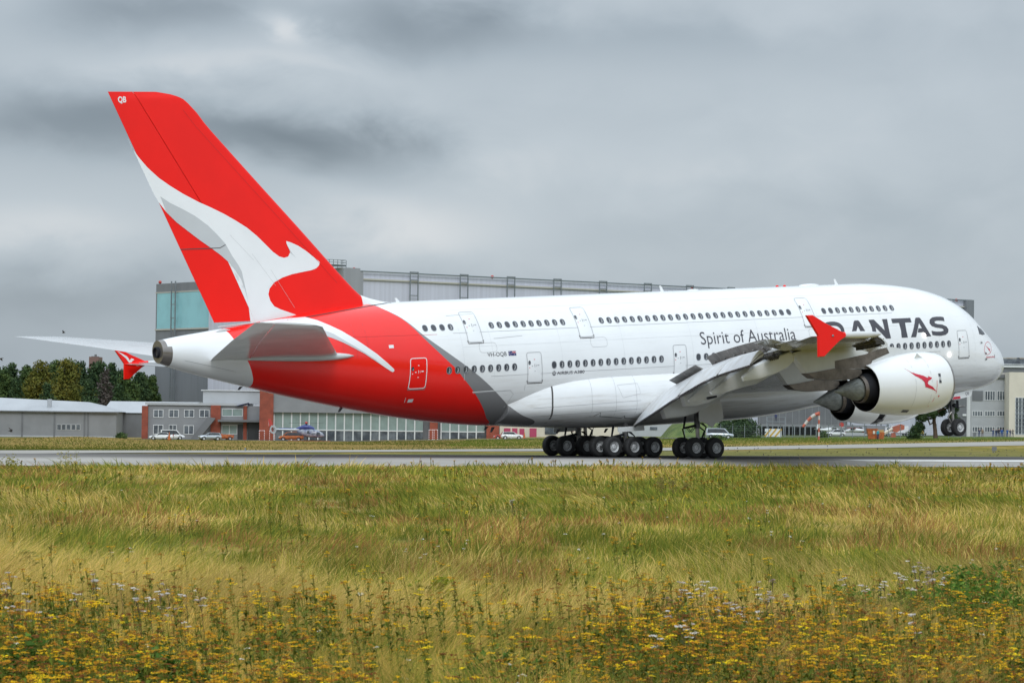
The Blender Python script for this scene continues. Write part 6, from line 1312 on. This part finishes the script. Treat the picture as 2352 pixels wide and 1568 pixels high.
def tint_mat(name, rough=.7, trans=.25):
    m = bpy.data.materials.new(name); m.use_nodes = True; T = NT(m.node_tree); p = T.n['Principled BSDF']; p.inputs['Roughness'].default_value = rough; p.inputs['Specular IOR Level'].default_value = .08
    a = T.new('ShaderNodeAttribute', attribute_name='tint'); T.l.new(a.outputs['Color'], p.inputs['Base Color'])
    if trans:
        tr = T.new('ShaderNodeBsdfTranslucent'); T.l.new(a.outputs['Color'], tr.inputs['Color']); mx = T.new('ShaderNodeMixShader'); mx.inputs[0].default_value = trans
        T.l.new(p.outputs[0], mx.inputs[1]); T.l.new(tr.outputs[0], mx.inputs[2]); out = [n for n in T.n if n.type == 'OUTPUT_MATERIAL'][0]; T.l.new(mx.outputs[0], out.inputs[0])
    return m
M_BLADE = tint_mat('grass_blades', .7, .3)
def place(n, d0, d1, r, power=1.0, wide=(.162, 1.5)):
    """points spread over the wedge of meadow between two distances (denser near)"""
    u = r.random(n); d = np.exp(np.log(d0)+(np.log(d1)-np.log(d0))*u**power); l = (r.random(n)-.5)*2*(d*wide[0]+wide[1]); return l, d
def xy(l, d): return CAM[0]+FH[0]*d+RH[0]*l, CAM[1]+FH[1]*d+RH[1]*l
STRAW = np.array([.49, .35, .10]); STRAW2 = np.array([.62, .46, .165]); GRN = np.array([.19, .21, .032]); GRN2 = np.array([.10, .15, .020]); BRN = np.array([.28, .145, .05]); OLV = np.array([.315, .275, .045])
def greenness(l, d):
    base = np.interp(d, [24, 30, 38, 44, 52, 60, 72, 84, 100, 112, 125, 150, 200], [.42, .36, .30, .28, .48, .60, .66, .45, .26, .48, .58, .54, .50])
    return np.clip(base+.06+.10*sstep(d, 48, 60)+(smooth_patch(l, d)-.5)*2.2+(fbm(l*.7, d*.25, 33, 3)-.5)*1.3, 0, 1)
def grass(n, d0, d1, r, hmin, hmax, wpx, power=1.0, wide=(.162, 1.5)):
    l, d = place(n, d0, d1, r, power, wide); x, y = xy(l, d); ok = y < -25.6; l, d, x, y = l[ok], d[ok], x[ok], y[ok]; n = len(l); z = terrain_z(x, y)
    g = greenness(l, d); warm = (1-sstep(d, 36, 50))[:, None]; tuft = fbm(l*.8, d*.33, 51, 3); h = (hmin+(hmax-hmin)*r.random(n)**1.6)*(.30+1.30*np.clip((tuft-.22)/.56, 0, 1)**1.2)*np.interp(g, [0, 1], [1.08, .92])
    isg = r.random(n) < g; c = np.where(isg[:, None], GRN+(GRN2-GRN)*r.random((n, 1)), (STRAW+(STRAW2-STRAW)*r.random((n, 1)))*(1-warm*np.array([.06, .16, .32])))
    ol = r.random(n) < .30; c = np.where(ol[:, None], OLV*(.8+.4*r.random((n, 1))), c); br = (fbm(l*.35, d*.12, 77, 3) > .60) & (r.random(n) < .45); c = np.where(br[:, None], BRN*(.7+.6*r.random((n, 1))), c); c = c*(.7+.6*r.random((n, 1)))*np.interp(fbm(l*.5, d*.2, 88, 3), [.3, .5, .7], [.85, 1.14, 1.32])[:, None]
    w = np.maximum(.005, wpx*d/3328.)*(.6+.8*r.random(n)); lean = (-.25+1.5*np.clip((fbm(l*.12, d*.05, 57, 3)-.5)*4, -1, 1))*.55*h*(.5+r.random(n))+r.normal(0, .42, n)*h; fwd = r.normal(0, .3, n)*h
    R3 = np.array([RH[0], RH[1], 0]); F3_ = np.array([FH[0], FH[1], 0]); B = np.stack([x, y, z-.05], 1)
    th = r.normal(0, .7, n); wd = R3[None]*np.cos(th)[:, None]+F3_[None]*np.sin(th)[:, None]
    mid = B+np.stack([0*h, 0*h, h*.55], 1)+R3*(lean*.28)[:, None]+F3_*(fwd*.3)[:, None]; tip = B+np.stack([0*h, 0*h, h], 1)+R3*lean[:, None]+F3_*fwd[:, None]
    V = np.stack([B-wd*w[:, None]*.5, B+wd*w[:, None]*.5, mid+wd*w[:, None]*.45, mid-wd*w[:, None]*.45, tip], 1).reshape(-1, 3); i = np.arange(n)*5
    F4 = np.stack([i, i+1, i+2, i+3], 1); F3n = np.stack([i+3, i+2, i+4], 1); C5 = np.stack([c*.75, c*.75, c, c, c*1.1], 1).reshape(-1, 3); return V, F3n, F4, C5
r = np.random.default_rng(3)
parts = [grass(300000, 24, 62, r, .20, .62, .50), grass(340000, 50, 204, r, .12, .34, .55, .8), grass(140000, 18, 204, r, .18, .55, .9, .9, (.24, 12))]
off = 0; VV, T3, Q4, CC = [], [], [], []
for V, a, b, c in parts: VV.append(V); T3.append(a+off); Q4.append(b+off); CC.append(c); off += len(V)
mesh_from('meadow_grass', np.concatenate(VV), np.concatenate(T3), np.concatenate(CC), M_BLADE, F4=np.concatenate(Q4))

# flowering tansy: stems, feathery leaves and flat-topped heads
def flowers(l, d, hts, r, heads, spread, cols, fl, stem_c, leaf_c, leaves=7, disc=.012):
    x, y = xy(l, d); n = len(l); z = terrain_z(x, y); V, F, C = [], [], []; o = 0
    R3 = np.array([RH[0], RH[1], 0]); F3_ = np.array([FH[0], FH[1], 0]); P0 = np.stack([x, y, z-.05], 1); top = P0+np.stack([0*x, 0*x, hts], 1)+R3*(-.10*hts+r.normal(0, .05, n))[:, None]+F3_*r.normal(0, .06, n)[:, None]
    def quads(A_, c): nonlocal o; V.append(A_.reshape(-1, 3)); F.append(np.arange(len(A_)*4).reshape(-1, 4)+o); C.append(np.repeat(c, 4, 0)); o += len(A_)*4
    w = np.maximum(.003, .30*d/3328.)[:, None]*R3; quads(np.stack([P0-w, P0+w, top+w*.7, top-w*.7], 1), stem_c*(.7+.6*r.random((n, 1))))
    for k in range(leaves):      # leaves up the stem
        t = r.uniform(.15, .85, n)[:, None]; c0 = P0+(top-P0)*t; a = r.uniform(0, 6.28, n); dr = R3*np.cos(a)[:, None]+F3_*np.sin(a)[:, None]; L = r.uniform(.04, .09, n)[:, None]; up = np.array([0, 0, 1.])*r.uniform(-.02, .07, n)[:, None]; sd = np.cross(dr, [0, 0, 1])*L*.28
        quads(np.stack([c0, c0+dr*L*.5+sd+up, c0+dr*L+up*.6, c0+dr*L*.5-sd+up], 1), leaf_c*(.6+.8*r.random((n, 1))))
    nh = r.integers(heads[0], heads[1]+1, n); pid = np.repeat(np.arange(n), nh); m = len(pid); a = r.uniform(0, 6.28, m); q = spread*r.random(m)**.6; hc = top[pid]+R3*(np.cos(a)*q)[:, None]+F3_*(np.sin(a)*q)[:, None]+np.array([0, 0, 1.])*(-.16*hts[pid]*r.random(m)**2-q*.3)[:, None]
    hw = np.maximum(.002, .16*d[pid]/3328.)[:, None]*R3; st = P0[pid]+(top-P0)[pid]*.80; quads(np.stack([st-hw, st+hw, hc+hw, hc-hw], 1), stem_c*(.7+.6*r.random((m, 1))))
    ci = r.choice(len(cols), n, p=fl); hcol = cols[ci][pid]; mixc = r.random(m) < .3; hcol = np.where(mixc[:, None], cols[r.choice(len(cols), m, p=fl)], hcol)
    K = 9; fid = np.repeat(np.arange(m), K); M_ = len(fid); a = r.uniform(0, 6.28, M_); q = (.024+.026*r.random(m))[fid]*r.random(M_)**.5; fc = hc[fid]+R3*(np.cos(a)*q)[:, None]+F3_*(np.sin(a)*q)[:, None]+np.array([0, 0, 1.])*(.008-q*.22+r.normal(0, .004, M_))[:, None]
    s = np.maximum(disc, .42*d[pid][fid]/3328.)[:, None]*(.7+.6*r.random((M_, 1))); ux = R3*s; uy = (F3_*.75+np.array([0, 0, .40])*r.uniform(.2, 1.1, (M_, 1)))*s
    quads(np.stack([fc-ux, fc-uy*.9, fc+ux, fc+uy*.9], 1), hcol[fid]*(.7+.6*r.random((M_, 1)))); return np.concatenate(V), np.concatenate(F), np.concatenate(C)
def field(n, d0, d1, r, dens):
    l, d = place(n*9, d0, d1, r, 1.0, (.175, 4.5)); k = dens(l, d) > r.random(len(l)); l, d = l[k], d[k]; x, y = xy(l, d); k = y < -27; return l[k][:n], d[k][:n]
r = np.random.default_rng(8)
TC = np.array([[.60, .35, .006], [.47, .23, .006], [.30, .12, .008], [.15, .05, .008], [.70, .49, .008]]); TP = [.22, .27, .27, .20, .04]
dn = lambda l, d: np.clip(.95*np.interp(d-5.5*sstep(l/d, -.06, .12), [20, 30, 35, 38.5, 43, 50, 60, 72], [1, .85, .7, .5, .12, .04, .02, .02])*np.clip((fbm(l*.33, d*.16, 91, 3)-.36)*4.2, .09, .95), 0, 1)*np.where(d > 34, 1, 1)
l1, d1 = field(6800, 24, 78, r, dn)
l2, d2 = field(1000, 95, 196, r, lambda l, d: np.clip((fbm(l*.10, d*.05, 95, 3)-.47)*6, 0.02, 1)*np.interp(d, [95, 120, 150, 196], [.2, .6, .9, 1]))
ll, ddp = np.concatenate([l1, l2]), np.concatenate([d1, d2]); hh = np.where(ddp < 80, r.uniform(.40, .92, len(ll)), r.uniform(.3, .75, len(ll)))
V, F, C = flowers(ll, ddp, hh, r, (2, 5), .065, TC, TP, np.array([.13, .135, .02]), np.array([.115, .145, .018]), 18)
mesh_from('tansy_flowers', V, None, C, tint_mat('tansy', .7, .15), F4=F)
# white thistle down and yarrow
r = np.random.default_rng(18); cl = []
for px, py, k in ((1590, 1340, 14), (1720, 1365, 16), (1790, 1342, 8), (2130, 1300, 14), (2090, 1325, 9), (2160, 1285, 7), (2040, 1322, 8), (100, 1375, 10), (240, 1335, 8), (410, 1352, 8), (40, 1335, 7), (380, 1385, 6), (1550, 1450, 5), (1600, 1400, 5), (470, 1372, 5), (1190, 1130, 5), (2160, 1405, 5), (1640, 1372, 8)):
    d = FPX*(2.25+.55-.82)/max(40, (py-(px-1176)*.01257-971)); l = d*(px-1176)/FPX
    for _ in range(max(2, int(k*.55))): cl.append((l+r.normal(0, .22), d+r.normal(0, .6)))
cl = np.array(cl); V, F, C = flowers(cl[:, 0], cl[:, 1], r.uniform(.65, .95, len(cl)), r, (2, 4), .07, np.array([[.52, .48, .42], [.40, .34, .29], [.24, .17, .12]]), [.5, .3, .2], np.array([.12, .09, .05]), np.array([.08, .09, .03]), 4, .016)
mesh_from('thistle_down', V, None, C, tint_mat('thistle', .9, .2), F4=F)
l, d = field(150, 30, 120, r, lambda l, d: np.clip((fbm(l*.4, d*.2, 99, 2)-.5)*5, 0, 1)); V, F, C = flowers(l, d, r.uniform(.35, .6, len(l)), r, (1, 2), .03, np.array([[.7, .68, .58]]), [1.0], np.array([.10, .11, .03]), np.array([.07, .10, .02]), 3, .012)
mesh_from('yarrow_flowers', V, None, C, M_BLADE, F4=F)
# leafy green plants that stand out
M_STEM = mat('green_stem', (.10, .13, .03), .7)
def bush(px, py, wd, ht, n, cols, label, name='leafy_plant', leaf=.05, narrow=.35, group=None):
    r = np.random.default_rng(int(px)+3); d = FPX*(2.25+.55)/max(40, (py-(px-1176)*.01257-971)); l = d*(px-1176)/FPX; x, y = xy(l, d); z = float(terrain_z(x, y)); e = empty(name, (x, y, z), math.atan2(RH[1], RH[0]), label, 'plant', group)
    ns = int(np.clip(wd*9, 5, 12)); base = np.stack([r.uniform(-wd/2, wd/2, ns), r.uniform(-wd/2, wd/2, ns), np.zeros(ns)], 1); tops = base*1.15+np.stack([r.normal(0, .06, ns), r.normal(0, .06, ns), ht*r.uniform(.6, 1.0, ns)], 1)
    for a, b in zip(base, tops): mb = MB(); mb.tube([a, (a+b)/2+r.normal(0, .02, 3), b], [.008, .006, .003], 0, 4); mb.build('stem', M_STEM, e)
    s = r.integers(ns, size=n); t = r.uniform(.12, 1, n)[:, None]; c0 = base[s]+(tops[s]-base[s])*t*(1 if wd < 1.5 else np.clip(1-(np.abs(base[s, :1])/wd*1.5)**2, .3, 1)*(.75+.25*t))+np.concatenate([r.normal(0, .09*min(2.2, wd), (n, 2)), np.zeros((n, 1))], 1)*t; a = r.uniform(0, 6.28, n); dr = np.stack([np.cos(a), np.sin(a), r.uniform(-.1, .6, n)], 1); L = leaf*r.uniform(.6, 1.5, n)[:, None]; sd = np.cross(dr, [0, 0, 1.]); sd /= np.linalg.norm(sd, axis=1)[:, None]; sd = sd*L*narrow+np.array([0, 0, .02])*r.normal(0, 1, (n, 1))*L*8
    V = np.stack([c0, c0+dr*L*.55+sd, c0+dr*L, c0+dr*L*.55-sd], 1).reshape(-1, 3); C = np.repeat(cols[r.integers(len(cols), size=n)]*(.7+.6*r.random((n, 1))), 4, 0); o = mesh_from('leaves', V, None, C, M_BLADE, None, np.arange(n*4).reshape(-1, 4)); o.parent = e; return e
DG = np.array([[.06, .13, .02], [.09, .18, .025], [.13, .22, .035]]); LG = np.array([[.06, .13, .015], [.10, .17, .02], [.05, .10, .015]]); YG = np.array([[.22, .26, .02], [.30, .30, .02], [.16, .2, .02]])
bush(62, 1335, .28, .62, 260, DG, 'single dark green sapling in the grass at left', leaf=.12)
bush(2170, 1445, 3.0, .75, 6500, DG, 'wide loose clump of feathery green weeds at right', leaf=.07, narrow=.10); bush(2060, 1420, 1.6, .5, 1800, DG, 'smaller feathery green clump left of the wide one', leaf=.07, narrow=.10); bush(2275, 1420, 1.3, .85, 1700, DG, 'tall feathery green weed at the right end of the clump', leaf=.07, narrow=.10)
bush(120, 1640, .5, .8, 700, LG, 'light green leafy herb at the bottom left corner', leaf=.10, narrow=.22); bush(45, 1650, .5, .62, 600, LG, 'low light green herb at the very corner', leaf=.10, narrow=.25); bush(330, 1640, .8, .62, 900, DG, 'dark broad leaved plant at the bottom left', leaf=.10, narrow=.45); bush(210, 1640, .5, .5, 500, DG, 'dark green plant between the two light herbs', leaf=.09, narrow=.4)
bush(1010, 1420, .5, .62, 420, YG, 'bright yellow green plume plant in the middle', leaf=.09, narrow=.3); bush(1130, 1650, .7, .7, 700, LG, 'green leafy plant at the bottom middle', leaf=.08, narrow=.3); bush(1930, 1600, .7, .55, 700, DG, 'dark green weed low at the bottom right', leaf=.08, narrow=.3); bush(2330, 1650, .8, .7, 700, LG, 'green weed at the bottom right corner', leaf=.08, narrow=.3)
bush(1545, 1140, 1.1, .75, 420, np.array([[.24, .18, .06], [.18, .16, .04]]), 'tall thin brownish weed near the runway, right of centre', leaf=.10, narrow=.08); bush(165, 1095, .9, 1.0, 260, np.array([[.40, .34, .11], [.28, .25, .06]]), 'tall straw coloured weed against the runway at left', leaf=.10, narrow=.08); bush(20, 1100, 1.2, .9, 380, np.array([[.30, .27, .05], [.20, .19, .03]]), 'olive weed against the runway at the left edge', leaf=.10, narrow=.10)

# rough grass on the bank beyond the taxiway
r = np.random.default_rng(41); n = 120000; u = r.random(n); d = 285+330*u**1.6; l = (r.random(n)-.5)*2*d*.165
edge = np.interp(l/d*FPX+1176, [-500, 0, 480, 834, 1500, 2352, 2900], [252, 280, 302, 328, 400, 545, 700]); k = d > edge+.5; l, d = l[k], d[k]; n = len(l); x, y = xy(l, d); z = terrain_z(x, y)
g = np.clip(fbm(l*.05, d*.02, 61, 4)*1.6-.35+.5*np.exp(-(d-edge[k])/6), 0, 1); gr = (d-edge[k] > 25+35*fbm(l*.03, d*.01, 65))&(l > -8); h = (.05+.15*r.random(n))*(.5+fbm(l*.2, d*.08, 63, 3)); g = np.where(gr, .93, g); c = np.where((r.random(n) < g)[:, None], np.where(gr[:, None], np.array([.12, .155, .025]), np.array([.10, .115, .02])), np.array([.38, .28, .11]))*(.7+.6*r.random((n, 1)))
B = np.stack([x, y, z-.03], 1); R3 = np.array([RH[0], RH[1], 0]); w = (.55*d/3328.)[:, None]*R3; tip = B+np.stack([0*h, 0*h, h], 1)-R3*(h*.4)[:, None]
V = np.stack([B-w, B+w, tip], 1).reshape(-1, 3); mesh_from('bank_grass', V, np.arange(n*3).reshape(-1, 3), np.repeat(c, 3, 0), M_BLADE)
